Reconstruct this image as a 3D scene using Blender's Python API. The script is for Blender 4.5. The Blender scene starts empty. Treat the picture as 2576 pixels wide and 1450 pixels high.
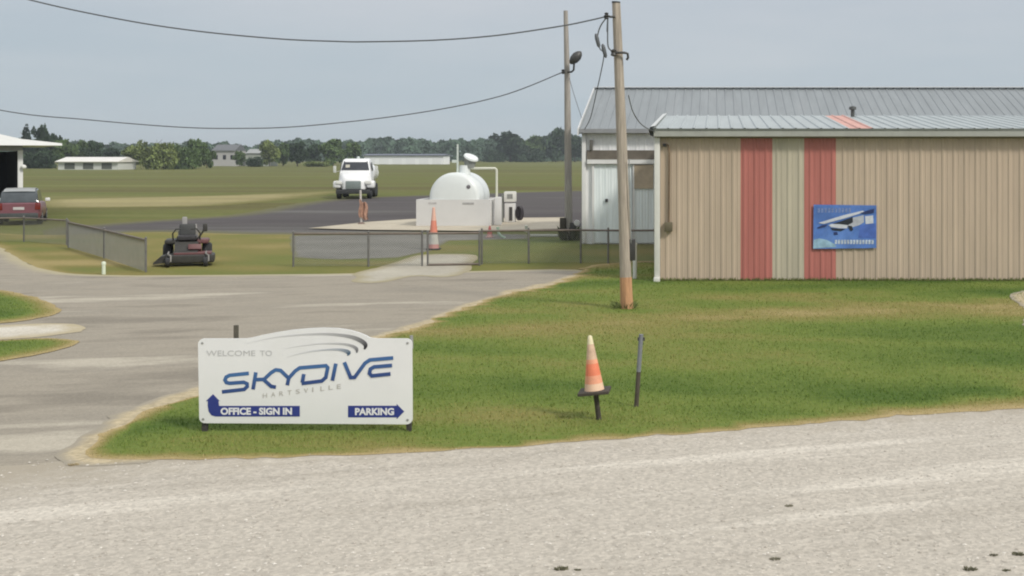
import bpy, bmesh, math, random
import numpy as np
from mathutils import Vector, Matrix, noise
from mathutils.geometry import delaunay_2d_cdt

random.seed(7); rng = np.random.default_rng(7)
S = bpy.context.scene
COL = S.collection
R = math.radians

# ------------------------------------------------------------------ camera
# working units: a 2576 x 1450 copy of the photograph
F = 3109.0; VX = 1800.0; HY = 392.0; CH = 3.0
cam_d = bpy.data.cameras.new('camera'); cam = bpy.data.objects.new('camera', cam_d); COL.objects.link(cam)
cam.location = (0, 0, CH); cam.rotation_euler = (R(90), 0, 0)
cam_d.sensor_width = 36; cam_d.lens = 36*F/2576
cam_d.shift_x = (1288-VX)/2576; cam_d.shift_y = (HY-724.5)/2576
cam_d.clip_start = .1; cam_d.clip_end = 6000
S.camera = cam

def Yd(py): return CH*F/(py-HY)
def G(px, py, z=0.0):
    Y = (CH-z)*F/(py-HY); return Vector(((px-VX)*Y/F, Y, z))
def P(px, py, Y): return Vector(((px-VX)*Y/F, Y, CH-(py-HY)*Y/F))

# ------------------------------------------------------------------ materials
def N(nt, t, **kw):
    n = nt.nodes.new(t)
    for k, v in kw.items(): setattr(n, k, v)
    return n
def mat(name, c, rough=.6, metal=0.0, var=.12, scale=4.0, stretch=(1, 1, 1), bump=0.0, bscale=None, dirt=0.0, dirtc=(.12, .1, .07), spec=.5):
    m = bpy.data.materials.new(name); m.use_nodes = True; nt = m.node_tree
    b = nt.nodes['Principled BSDF']; b.inputs['Roughness'].default_value = rough; b.inputs['Metallic'].default_value = metal
    b.inputs['Specular IOR Level'].default_value = spec
    tc = N(nt, 'ShaderNodeTexCoord'); mp = N(nt, 'ShaderNodeMapping'); mp.inputs['Scale'].default_value = stretch
    nt.links.new(tc.outputs['Object'], mp.inputs[0])
    nz = N(nt, 'ShaderNodeTexNoise'); nz.inputs['Scale'].default_value = scale; nz.inputs['Detail'].default_value = 6; nz.inputs['Roughness'].default_value = .6
    nt.links.new(mp.outputs[0], nz.inputs['Vector'])
    rp = N(nt, 'ShaderNodeValToRGB'); rp.color_ramp.elements[0].position = .3; rp.color_ramp.elements[1].position = .7
    rp.color_ramp.elements[0].color = tuple(max(0, x*(1-var)) for x in c)+(1,)
    rp.color_ramp.elements[1].color = tuple(min(.95, x*(1+var)) for x in c)+(1,)
    nt.links.new(nz.outputs[0], rp.inputs[0]); out = rp.outputs[0]
    if dirt > 0:
        n2 = N(nt, 'ShaderNodeTexNoise'); n2.inputs['Scale'].default_value = scale*.37; n2.inputs['Detail'].default_value = 8; n2.inputs['Roughness'].default_value = .7
        nt.links.new(mp.outputs[0], n2.inputs['Vector'])
        r2 = N(nt, 'ShaderNodeValToRGB'); r2.color_ramp.elements[0].position = .5; r2.color_ramp.elements[1].position = .78
        r2.color_ramp.elements[0].color = (0, 0, 0, 1); r2.color_ramp.elements[1].color = (dirt, dirt, dirt, 1)
        nt.links.new(n2.outputs[0], r2.inputs[0])
        mx = N(nt, 'ShaderNodeMix', data_type='RGBA'); mx.inputs[7].default_value = dirtc+(1,)
        nt.links.new(r2.outputs[0], mx.inputs[0]); nt.links.new(out, mx.inputs[6]); out = mx.outputs[2]
    nt.links.new(out, b.inputs['Base Color'])
    if bump > 0:
        n3 = N(nt, 'ShaderNodeTexNoise'); n3.inputs['Scale'].default_value = bscale or scale*5; n3.inputs['Detail'].default_value = 5
        nt.links.new(mp.outputs[0], n3.inputs['Vector'])
        bp = N(nt, 'ShaderNodeBump'); bp.inputs['Strength'].default_value = bump; bp.inputs['Distance'].default_value = .02
        nt.links.new(n3.outputs[0], bp.inputs['Height']); nt.links.new(bp.outputs[0], b.inputs['Normal'])
    return m
def glassmat(name, c=(.02, .025, .03)):
    return mat(name, c, rough=.08, var=.3, scale=2, spec=.6)

def ground_mat(name, cols, scale=1.0, stretch=(1, 1, 1), rot=0.0, fine=30.0, finevar=.25, edge=None, edgec=None, edgew=.5, speck=None, bump=.4, tint=None, rough=.9, bdist=.02):
    """cols: two colours mixed by low noise; optional edge colour by 'edge' attribute; tint attr mixes three colours"""
    m = bpy.data.materials.new(name); m.use_nodes = True; nt = m.node_tree; L = nt.links.new
    b = nt.nodes['Principled BSDF']; b.inputs['Roughness'].default_value = rough; b.inputs['Specular IOR Level'].default_value = .15
    geo = N(nt, 'ShaderNodeNewGeometry'); mp = N(nt, 'ShaderNodeMapping', vector_type='TEXTURE'); mp.inputs['Scale'].default_value = tuple(1/x for x in stretch); mp.inputs['Rotation'].default_value = (0, 0, rot)
    L(geo.outputs['Position'], mp.inputs[0])
    def noise_(sc, det=6, ro=.6, vec=None, off=0):
        n = N(nt, 'ShaderNodeTexNoise'); n.inputs['Scale'].default_value = sc; n.inputs['Detail'].default_value = det; n.inputs['Roughness'].default_value = ro
        L(vec or mp.outputs[0], n.inputs['Vector']); return n.outputs[0]
    def ramp(sock, stops):
        r = N(nt, 'ShaderNodeValToRGB'); e = r.color_ramp.elements
        while len(e) < len(stops): e.new(.5)
        for el, (p, c) in zip(e, stops):
            el.position = p; el.color = (tuple(c)+(1,)) if not isinstance(c, (int, float)) else (c, c, c, 1)
        L(sock, r.inputs[0]); return r.outputs[0]
    def mixc(f, a, c, typ='MIX'):
        x = N(nt, 'ShaderNodeMix', data_type='RGBA', blend_type=typ)
        for s, i in ((f, 0), (a, 6), (c, 7)):
            if isinstance(s, (int, float)): x.inputs[i].default_value = s
            elif isinstance(s, tuple): x.inputs[i].default_value = s+(1,)
            else: L(s, x.inputs[i])
        return x.outputs[2]
    def mth(op, a, c=None):
        x = N(nt, 'ShaderNodeMath', operation=op)
        for s, i in ((a, 0), (c, 1)):
            if s is None: continue
            if isinstance(s, (int, float)): x.inputs[i].default_value = s
            else: L(s, x.inputs[i])
        return x.outputs[0]
    if tint:
        at = N(nt, 'ShaderNodeAttribute', attribute_name='tint')
        v = mth('ADD', at.outputs['Fac'], mth('MULTIPLY', mth('SUBTRACT', noise_(6, 8, .7), .5), .55))
        base = ramp(v, [(.0, tint[0]), (.3, tint[1]), (.6, tint[2]), (.95, tint[3])])
    else:
        base = ramp(noise_(scale, 7, .62), [(.37+.27*i/(max(1, len(cols)-1)), c) for i, c in enumerate(cols)])
    base = mixc(1.0, base, ramp(noise_(fine, 4, .7, geo.outputs['Position']), [(.25, 1-finevar), (.75, 1+finevar)]), 'MULTIPLY')
    if speck:
        vo = N(nt, 'ShaderNodeTexVoronoi'); vo.inputs['Scale'].default_value = speck[0]; L(geo.outputs['Position'], vo.inputs['Vector'])
        g = N(nt, 'ShaderNodeRGBToBW'); L(vo.outputs['Color'], g.inputs[0])
        base = mixc(1.0, base, ramp(g.outputs[0], [(.1, 1-speck[1]), (.5, 1.0), (.9, 1+speck[1])]), 'MULTIPLY')
    if edgec:
        ea = N(nt, 'ShaderNodeAttribute', attribute_name='edge')
        e2 = mth('ADD', mth('DIVIDE', ea.outputs['Fac'], edgew), mth('MULTIPLY', mth('SUBTRACT', noise_(2.5, 8, .7, geo.outputs['Position']), .5), 1.6))
        base = mixc(ramp(e2, [(.15, 1.0), (.9, 0.0)]), base, edgec)
    L(base, b.inputs['Base Color'])
    bp = N(nt, 'ShaderNodeBump'); bp.inputs['Strength'].default_value = bump; bp.inputs['Distance'].default_value = bdist
    L(noise_(fine*1.5, 6, .75, geo.outputs['Position']), bp.inputs['Height']); L(bp.outputs[0], b.inputs['Normal'])
    return m

# ------------------------------------------------------------------ mesh helper
class MB:
    def __init__(s): s.v = []; s.f = []
    def add(s, vs, fs):
        o = len(s.v); s.v += [tuple(v) for v in vs]; s.f += [tuple(i+o for i in f) for f in fs]; return s
    def box(s, c, d, rz=0, rx=0, ry=0):
        M = Matrix.Rotation(rz, 3, 'Z') @ Matrix.Rotation(rx, 3, 'X') @ Matrix.Rotation(ry, 3, 'Y')
        vs = [Vector(c)+M @ Vector((x*d[0]/2, y*d[1]/2, z*d[2]/2)) for z in (-1, 1) for y in (-1, 1) for x in (-1, 1)]
        return s.add(vs, [(0, 2, 3, 1), (4, 5, 7, 6), (0, 1, 5, 4), (2, 6, 7, 3), (0, 4, 6, 2), (1, 3, 7, 5)])
    def bbox(s, c, d, b=.03, rz=0, rx=0, seg=2):
        bm = bmesh.new(); bmesh.ops.create_cube(bm, size=1)
        for v in bm.verts: v.co = Vector((v.co.x*d[0], v.co.y*d[1], v.co.z*d[2]))
        bmesh.ops.bevel(bm, geom=bm.edges[:], offset=b, segments=seg, profile=.6, affect='EDGES')
        M = Matrix.Rotation(rz, 3, 'Z') @ Matrix.Rotation(rx, 3, 'X')
        bm.verts.index_update()
        s.add([Vector(c)+M @ v.co for v in bm.verts], [[v.index for v in f.verts] for f in bm.faces]); bm.free(); return s
    def cyl(s, a, b, r0, r1=None, n=16, cap=True):
        r1 = r0 if r1 is None else r1; a = Vector(a); b = Vector(b); d = (b-a).normalized()
        u = d.orthogonal().normalized(); w = d.cross(u)
        vs = [p+(u*math.cos(2*math.pi*i/n)+w*math.sin(2*math.pi*i/n))*r for p, r in ((a, r0), (b, r1)) for i in range(n)]
        fs = [(i, (i+1) % n, n+(i+1) % n, n+i) for i in range(n)]
        if cap: fs += [tuple(range(n-1, -1, -1)), tuple(range(n, 2*n))]
        return s.add(vs, fs)
    def tube(s, path, r, n=8):
        pts = [Vector(p) for p in path]; rs = r if isinstance(r, (list, tuple)) else [r]*len(pts)
        d0 = (pts[1]-pts[0]).normalized(); u = d0.orthogonal().normalized(); vs = []
        for i, p in enumerate(pts):
            d = (pts[min(i+1, len(pts)-1)]-pts[max(i-1, 0)]).normalized()
            u = (u-d*u.dot(d)).normalized(); w = d.cross(u)
            vs += [p+(u*math.cos(2*math.pi*k/n)+w*math.sin(2*math.pi*k/n))*rs[i] for k in range(n)]
        fs = [(i*n+k, i*n+(k+1) % n, (i+1)*n+(k+1) % n, (i+1)*n+k) for i in range(len(pts)-1) for k in range(n)]
        fs += [tuple(range(n-1, -1, -1)), tuple(range((len(pts)-1)*n, len(pts)*n))]
        return s.add(vs, fs)
    def lathe(s, prof, c=(0, 0, 0), axis='Z', n=24):
        c = Vector(c); vs = []
        for r, h in prof:
            for k in range(n):
                a = 2*math.pi*k/n; x, y = r*math.cos(a), r*math.sin(a)
                vs.append(c+Vector({'Z': (x, y, h), 'Y': (x, h, y), 'X': (h, x, y)}[axis]))
        m = len(prof)
        fs = [(i*n+k, i*n+(k+1) % n, (i+1)*n+(k+1) % n, (i+1)*n+k) for i in range(m-1) for k in range(n)]
        fs += [tuple(range(n-1, -1, -1)), tuple(range((m-1)*n, m*n))]
        return s.add(vs, fs)
    def prism(s, poly, y0, y1):            # poly in x,z extruded along y
        n = len(poly)
        vs = [(x, y, z) for y in (y0, y1) for x, z in poly]
        fs = [tuple(range(n)), tuple(range(2*n-1, n-1, -1))]+[(i, n+i, n+(i+1) % n, (i+1) % n) for i in range(n)]
        return s.add(vs, fs)
    def prismx(s, poly, x0, x1):           # poly in y,z extruded along x
        n = len(poly)
        vs = [(x, y, z) for x in (x0, x1) for y, z in poly]
        fs = [tuple(range(n)), tuple(range(2*n-1, n-1, -1))]+[(i, n+i, n+(i+1) % n, (i+1) % n) for i in range(n)]
        return s.add(vs, fs)
    def build(s, name, m, parent=None, smooth=True, ang=35, fixn=True):
        me = bpy.data.meshes.new(name); me.from_pydata(s.v, [], s.f); me.update()
        if fixn:
            bm = bmesh.new(); bm.from_mesh(me); bmesh.ops.recalc_face_normals(bm, faces=bm.faces); bm.to_mesh(me); bm.free()
        me.materials.append(m)
        if smooth:
            me.polygons.foreach_set('use_smooth', [True]*len(me.polygons)); me.set_sharp_from_angle(angle=R(ang))
        o = bpy.data.objects.new(name, me); COL.objects.link(o)
        if parent: o.parent = parent
        return o
def tag(o, label=None, cat=None, group=None, kind=None):
    if label: o['label'] = label
    if cat: o['category'] = cat
    if group: o['group'] = group
    if kind: o['kind'] = kind
    return o
def empty(name, loc, label, cat, rz=0, group=None):
    o = bpy.data.objects.new(name, None); COL.objects.link(o); o.location = loc; o.rotation_euler = (0, 0, rz); o.empty_display_size = .2
    return tag(o, label, cat, group)

# ------------------------------------------------------------------ world and sun
w = bpy.data.worlds.new('World'); S.world = w; w.use_nodes = True; nt = w.node_tree; L = nt.links.new
bg = nt.nodes['Background']; bg.inputs['Strength'].default_value = .1
SUN = Vector((.60, -.48, .66)).normalized()
elev = math.asin(SUN.z); az = math.atan2(SUN.x, SUN.y)
sky = N(nt, 'ShaderNodeTexSky', sky_type='NISHITA'); sky.sun_disc = False; sky.sun_elevation = elev; sky.sun_rotation = az; sky.dust_density = 3; sky.air_density = 1.2
tc = N(nt, 'ShaderNodeTexCoord'); sp = N(nt, 'ShaderNodeSeparateXYZ'); L(tc.outputs['Generated'], sp.inputs[0])
cr = N(nt, 'ShaderNodeValToRGB'); L(sp.outputs['Z'], cr.inputs[0])
stops = [(0.0, (5.1, 5.75, 6.1)), (.04, (4.75, 5.45, 5.95)), (.13, (5.15, 5.55, 6.05)), (.35, (6.6, 6.9, 7.3)), (.9, (10.5, 10.6, 10.8))]
e = cr.color_ramp.elements
while len(e) < len(stops): e.new(.5)
for el, (p, c) in zip(e, stops): el.position = p; el.color = tuple(x/11 for x in c)+(1,)
mp = N(nt, 'ShaderNodeMapping'); mp.inputs['Scale'].default_value = (2.2, 2.2, 11); L(tc.outputs['Generated'], mp.inputs[0])
cn = N(nt, 'ShaderNodeTexNoise'); cn.inputs['Scale'].default_value = 1.6; cn.inputs['Detail'].default_value = 5; L(mp.outputs[0], cn.inputs['Vector'])
c2 = N(nt, 'ShaderNodeValToRGB'); L(cn.outputs[0], c2.inputs[0])
c2.color_ramp.elements[0].position = .3; c2.color_ramp.elements[0].color = (10.3, 10.75, 11.05, 1); c2.color_ramp.elements[1].position = .72; c2.color_ramp.elements[1].color = (12.3, 12.0, 11.9, 1)
mu = N(nt, 'ShaderNodeMix', data_type='RGBA', blend_type='MULTIPLY'); mu.inputs[0].default_value = 1; L(cr.outputs[0], mu.inputs[6]); L(c2.outputs[0], mu.inputs[7])
mx = N(nt, 'ShaderNodeMix', data_type='RGBA'); mx.inputs[0].default_value = .92; L(sky.outputs[0], mx.inputs[6]); L(mu.outputs[2], mx.inputs[7])
L(mx.outputs[2], bg.inputs['Color'])
sd = bpy.data.lights.new('sun', 'SUN'); sd.energy = 2.3; sd.angle = R(9); sd.color = (1, .955, .88)
so = bpy.data.objects.new('sun', sd); COL.objects.link(so); so.rotation_euler = SUN.to_track_quat('Z', 'Y').to_euler()
S.view_settings.view_transform = 'Standard'; S.view_settings.look = 'None'; S.view_settings.exposure = .06; S.view_settings.gamma = 1
S.cycles.filter_width = 2.0
S.cycles.max_bounces = 6

# ------------------------------------------------------------------ ground sheets
def resample(pts, spf):
    out = []
    for i, a in enumerate(pts):
        b = pts[(i+1) % len(pts)]; d = (b-a).length; n = max(1, int(d/spf((a+b)/2)))
        out += [a+(b-a)*k/n for k in range(n)]
    return out
def W(p): return Vector((p[1], p[2])) if p[0] == 'w' else G(*p).to_2d()
def sheet(name, pts, m, z, amp=.012, freq=1.0, grid=.02, kind='structure', tintf=None, dome=0.0, smooth_iters=2, maxg=6.0):
    q = [W(p) for p in pts]
    for _ in range(smooth_iters):
        q = [v for i in range(len(q)) for v in (q[i]*.75+q[(i+1) % len(q)]*.25, q[i]*.25+q[(i+1) % len(q)]*.75)]
    spf = lambda p: max(.12, .008*abs(p.y))
    q = resample(q, spf); n = len(q); q2 = []
    for i, p in enumerate(q):
        t = (q[(i+1) % n]-q[i-1]); t = Vector((-t.y, t.x)).normalized() if t.length > 1e-9 else Vector((0, 0))
        a = amp*max(8, abs(p.y))
        k = noise.noise((p.x*freq, p.y*freq, 3.1))*.6+noise.noise((p.x*freq*4, p.y*freq*4, 9.2))*.4
        q2.append(p+t*k*a)
    Q = np.array([(p.x, p.y) for p in q2])
    lo, hi = Q.min(0), Q.max(0); pts2 = []
    y = lo[1]
    def inside(X, Yv):
        x0, y0 = Q[:, 0], Q[:, 1]; x1, y1 = np.roll(x0, -1), np.roll(y0, -1)
        c = ((y0 > Yv) != (y1 > Yv)); xi = (x1-x0)*(Yv-y0)/np.where(y1 == y0, 1e-9, y1-y0)+x0
        return (np.sum(c & (X < xi)) % 2) == 1
    def dist(X):
        A = Q; B = np.roll(Q, -1, 0); d = B-A; l = (d**2).sum(1)+1e-12
        t = np.clip(((X[None]-A)*d).sum(1)/l, 0, 1); return np.sqrt((((A+d*t[:, None])-X[None])**2).sum(1)).min()
    while y < hi[1]:
        st = min(maxg, max(.3, grid*abs(y))); x = lo[0]+rng.uniform(0, st)
        while x < hi[0]:
            p = np.array((x+rng.uniform(-.2, .2)*st, y+rng.uniform(-.2, .2)*st))
            if inside(*p) and dist(p) > .25*st: pts2.append(p)
            x += st
        y += st
    allp = [Vector(p) for p in Q]+[Vector(p) for p in pts2]
    r = delaunay_2d_cdt(allp, [], [list(range(n))], 1, 1e-5)
    vs = np.array([(v.x, v.y) for v in r[0]]); fs = [f for f in r[2]]
    ed = np.array([dist(v) for v in vs]); ed[:0] = 0
    zz = z+dome*np.clip(ed/.7, 0, 1)**.7
    me = bpy.data.meshes.new(name); me.from_pydata([(a, b, c) for (a, b), c in zip(vs, zz)], [], fs); me.update()
    bm = bmesh.new(); bm.from_mesh(me)
    for f in bm.faces:
        if f.normal.z < 0: f.normal_flip()
    bm.to_mesh(me); bm.free()
    me.attributes.new('edge', 'FLOAT', 'POINT').data.foreach_set('value', ed.astype(np.float32))
    if tintf is not None:
        me.attributes.new('tint', 'FLOAT', 'POINT').data.foreach_set('value', tintf(vs[:, 0], vs[:, 1], ed).astype(np.float32))
    me.materials.append(m); me.polygons.foreach_set('use_smooth', [True]*len(me.polygons))
    o = bpy.data.objects.new(name, me); COL.objects.link(o); o['kind'] = kind
    return o

def wob(x, y, sx, sy, seed):
    r = np.random.default_rng(seed); v = np.zeros_like(x)
    for k in range(7):
        a, b, p = r.normal(0, 1), r.normal(0, 1), r.uniform(0, 6.28); v = v+np.sin(a*x/sx+b*y/sy+p)/7**.5
    return v
patches = [((2230, 775), 3.2, 1.6, -.19), ((2560, 780), 1.0, 1.3, -.34), ((2100, 770), 2.2, 1.5, -.14), ((1250, 870), 3.0, 3.0, -.06), ((2450, 900), 3.0, 2.6, .26), ((2100, 850), 3.0, 1.6, .20),
           ((1750, 745), 3.0, 2.0, .14), ((2350, 990), 1.6, .7, .25), ((1700, 940), 3.5, 2.2, -.03), ((450, 1080), .9, .45, .26), ((1250, 1010), 2.2, 1.2, -.07), ((1560, 690), 2.0, 2.0, .28), ((800, 1090), 1.5, .3, .1)]  # grass beside and beneath the sign is darkened to paint its shadow
def tint_lawn(x, y, ed):
    t = .60+.17*wob(x, y, 1.4, .4, 1)+.17*wob(x, y, 3.0, .9, 2)+.06*wob(x+.3*y, y, .5, .25, 5)
    for (p, sx, sy, a) in patches:
        c = G(*p); t = t+a*np.exp(-((x-c.x)/sx)**2-((y-c.y)/sy)**2)
    k = np.clip(ed/(.42+.34*wob(x, y, 1.6, 1.0, 4)+.12*wob(x, y, .35, .3, 8)+.25*np.tanh((x-1)/3)).clip(.08, 1.3), 0, 1)
    return (t*k+(-.05)*(1-k)).clip(-.1, 1.1)
DRY, OLIVE, MIDG, DARKG = (.37, .285, .14), (.212, .19, .06), (.136, .178, .036), (.066, .112, .019)
m_lawn = ground_mat('mown grass', None, tint=(DRY, OLIVE, MIDG, DARKG), fine=25, finevar=.18, bump=.4, stretch=(.6, 2, 1), rot=.12)
m_field = ground_mat('field grass', [(.105, .094, .030), (.128, .126, .036), (.108, .124, .028), (.162, .156, .052)], scale=.05, stretch=(.22, 1.5, 1), fine=1.5, finevar=.2, bump=.3)
m_asph = ground_mat('worn pale asphalt', [(.225, .200, .160), (.31, .276, .22), (.275, .246, .198), (.42, .38, .305)], scale=.4, stretch=(.34, 1.2, 1), rot=.22, fine=22, finevar=.12, edgec=(.38, .335, .22), edgew=.55, speck=(60, .10), bump=.25)
m_gravel = ground_mat('pale gravel', [(.41, .372, .312), (.47, .428, .362), (.45, .41, .346), (.555, .51, .435)], scale=.9, stretch=(.10, 1.5, 1), rot=R(19), fine=26, finevar=.16, edgec=(.36, .318, .25), edgew=1.6, speck=(30, .15), bump=.45, bdist=.02)
m_white = ground_mat('white gravel', [(.50, .46, .38), (.62, .58, .50)], scale=.8, fine=20, finevar=.15, edgec=(.42, .36, .24), edgew=.6, speck=(40, .15))
m_apron = ground_mat('dark asphalt', [(.072, .064, .062), (.090, .080, .078), (.080, .073, .068), (.125, .118, .110)], scale=.1, stretch=(.3, 1.4, 1), fine=4, finevar=.12, edgec=(.13, .125, .06), edgew=2.0, bump=.2)
m_pad = ground_mat('pad concrete', [(.42, .37, .29), (.50, .45, .35)], scale=.4, fine=6, finevar=.1, edgec=(.36, .32, .24), edgew=.4)
m_walk = ground_mat('walk concrete', [(.38, .35, .285), (.45, .42, .34)], scale=.5, fine=8, finevar=.12, edgec=(.33, .29, .19), edgew=.5)
m_spath = ground_mat('grey path', [(.165, .160, .142), (.215, .207, .185)], scale=.4, fine=8, finevar=.12, edgec=(.16, .155, .08), edgew=.22)
m_tan = ground_mat('dry field grass', [(.25, .215, .10), (.31, .27, .125)], scale=.15, stretch=(.2, 1.5, 1), fine=2, finevar=.15, edgec=(.15, .14, .042), edgew=3.0)
m_verge = ground_mat('verge grass', None, tint=((.30, .24, .10), (.19, .165, .05), (.135, .15, .036), (.085, .115, .025)), fine=20, finevar=.2, bump=.4, stretch=(1, 2, 1))

gm = MB().add([(-2600, -40, 0), (2600, -40, 0), (2600, 3200, 0), (-2600, 3200, 0)], [(0, 1, 2, 3)]).build('ground', m_field, smooth=False); gm['kind'] = 'structure'
sheet('dry_grass_strip', [(60, 500), (300, 497), (560, 491), (760, 483), (850, 480), (845, 488), (720, 503), (560, 519), (300, 523), (60, 526)], m_tan, .006, amp=.01, freq=.2, grid=.03)
sheet('apron', [(110, 573), (300, 560), (420, 552), (560, 544), (650, 530), (730, 514), (810, 503), (900, 497), (1100, 490), (1300, 484), (1460, 479), (1640, 476), (1640, 570), (1460, 577), (1100, 588), (735, 591), (600, 590), (380, 582), (200, 592), (100, 596)], m_apron, .004, amp=.006, freq=.4, grid=.03)
def tint_verge(x, y, ed):
    t = .45+.16*wob(x, y, 2.5, 1.2, 11)+.1*wob(x, y, .9, .6, 12)
    c = G(200, 660); t = t-.32*np.exp(-((x-c.x)/3.0)**2-((y-c.y)/3.2)**2)
    c = G(1330, 612); t = t+.30*np.exp(-((x-c.x)/2.5)**2-((y-c.y)/4)**2); c = G(600, 678); t = t-.10*np.exp(-((x-c.x)/4)**2-((y-c.y)/1.2)**2)
    return (t*np.clip(ed/.5, 0, 1)).clip(0, 1)
sheet('verge', [(-120, 580), (60, 592), (200, 592), (380, 583), (600, 590), (735, 591), (1100, 596), (1420, 592), (1760, 600), (1760, 668), (1450, 690), (1190, 693), (870, 700), (370, 704), (195, 698), (108, 680), (50, 656), (-5, 620), (-120, 588)], m_verge, .010, amp=.004, freq=.6, grid=.012, tintf=tint_verge)
sheet('service_path', [(730, 593), (1000, 590), (1330, 590), (1330, 602), (1130, 606), (1085, 632), (1000, 650), (850, 654), (735, 650)], m_spath, .014, amp=.003, freq=.6, grid=.02, smooth_iters=0)
sheet('driveway', [(-300, 560), (-40, 605), (0, 622), (52, 657), (112, 682), (200, 693), (370, 695), (700, 692), (870, 690), (1190, 684), (1500, 676), (1560, 720), (1300, 800), (1000, 920), (600, 1020), (450, 1130), (300, 1230), (-500, 1230), (-500, 700)], m_asph, .018, amp=.003, freq=1.2, grid=.016)
sheet('walkway', [(875, 692), (955, 674), (1015, 655), (1050, 641), (1190, 640), (1208, 650), (1188, 664), (1180, 688), (1120, 702), (1040, 694), (960, 716), (870, 712), (905, 698)], m_walk, .022, amp=.003, grid=.012)
pad = sheet('concrete_pad', [(775, 577), (920, 561), (1040, 553), (1420, 549), (1425, 578), (1200, 584), (920, 581)], m_pad, .05, amp=.001, grid=.02, smooth_iters=0)
sheet('gravel_road', [(-700, 1215), (0, 1180), (235, 1154), (420, 1125), (1000, 1090), (1900, 1030), (2900, 985), ('w', 16, -9), ('w', -17, -9)], m_gravel, .022, amp=.01, freq=1.0, grid=.03)
sheet('gravel_path', [(-260, 826), (0, 822), (120, 816), (225, 820), (215, 836), (120, 850), (0, 859), (-260, 872)], m_white, .024, amp=.008, freq=1.0, grid=.01)
m_dirt = ground_mat('sandy verge', [(.38, .315, .20), (.45, .375, .245), (.40, .335, .225)], scale=2.0, fine=12, finevar=.2, edgec=(.31, .276, .215), edgew=.16, speck=(20, .15), bump=.4)
sheet('dirt_verge', [(120, 1176), (205, 1100), (292, 1046), (400, 1003), (500, 972), (700, 912), (1000, 829), (1100, 791), (1250, 738), (1375, 713), (1480, 674), (1600, 690), (1300, 800), (1000, 900), (600, 1040), (420, 1110), (420, 1168), (250, 1180)], m_dirt, .0245, amp=.012, freq=1.6, grid=.012)
sheet('bare_patch', [(2536, 742), (2600, 733), (2760, 728), (2760, 830), (2600, 838), (2568, 815), (2590, 790), (2552, 765)], m_dirt, .046, amp=.006, freq=1.5, grid=.01)
lawn = sheet('lawn', [(212, 1155), (246, 1113), (318, 1060), (394, 1032), (500, 998), (700, 930), (1000, 842), (1100, 802), (1250, 748), (1385, 721), (1470, 681), (1478, 668), (1700, 655), (2800, 655), (2800, 1022), (2576, 1033), (2300, 1048), (2000, 1074), (1600, 1107), (1300, 1128), (1000, 1147), (650, 1157), (400, 1166)], m_lawn, .026, amp=.015, freq=2.2, grid=.016, tintf=tint_lawn, dome=.012)
isl1 = sheet('lawn', [(-260, 705), (0, 731), (80, 747), (158, 777), (150, 792), (90, 806), (0, 819), (-260, 826)], m_lawn, .028, amp=.006, freq=1.3, grid=.012, tintf=lambda x, y, e: (.78+.15*wob(x, y, 1.5, .7, 21))*np.clip(e/.6, 0, 1), dome=.03)
isl2 = sheet('lawn', [(-260, 872), (0, 861), (120, 853), (205, 860), (200, 869), (120, 891), (0, 914), (-260, 950)], m_lawn, .028, amp=.006, freq=1.3, grid=.012, tintf=lambda x, y, e: (.6+.25*np.clip((G(90, 880).x-x)/1.2, -2, 1)+.12*wob(x, y, 1.2, .7, 22)).clip(-.1, 1)*np.clip(e/.4, 0, 1), dome=.03)

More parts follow.
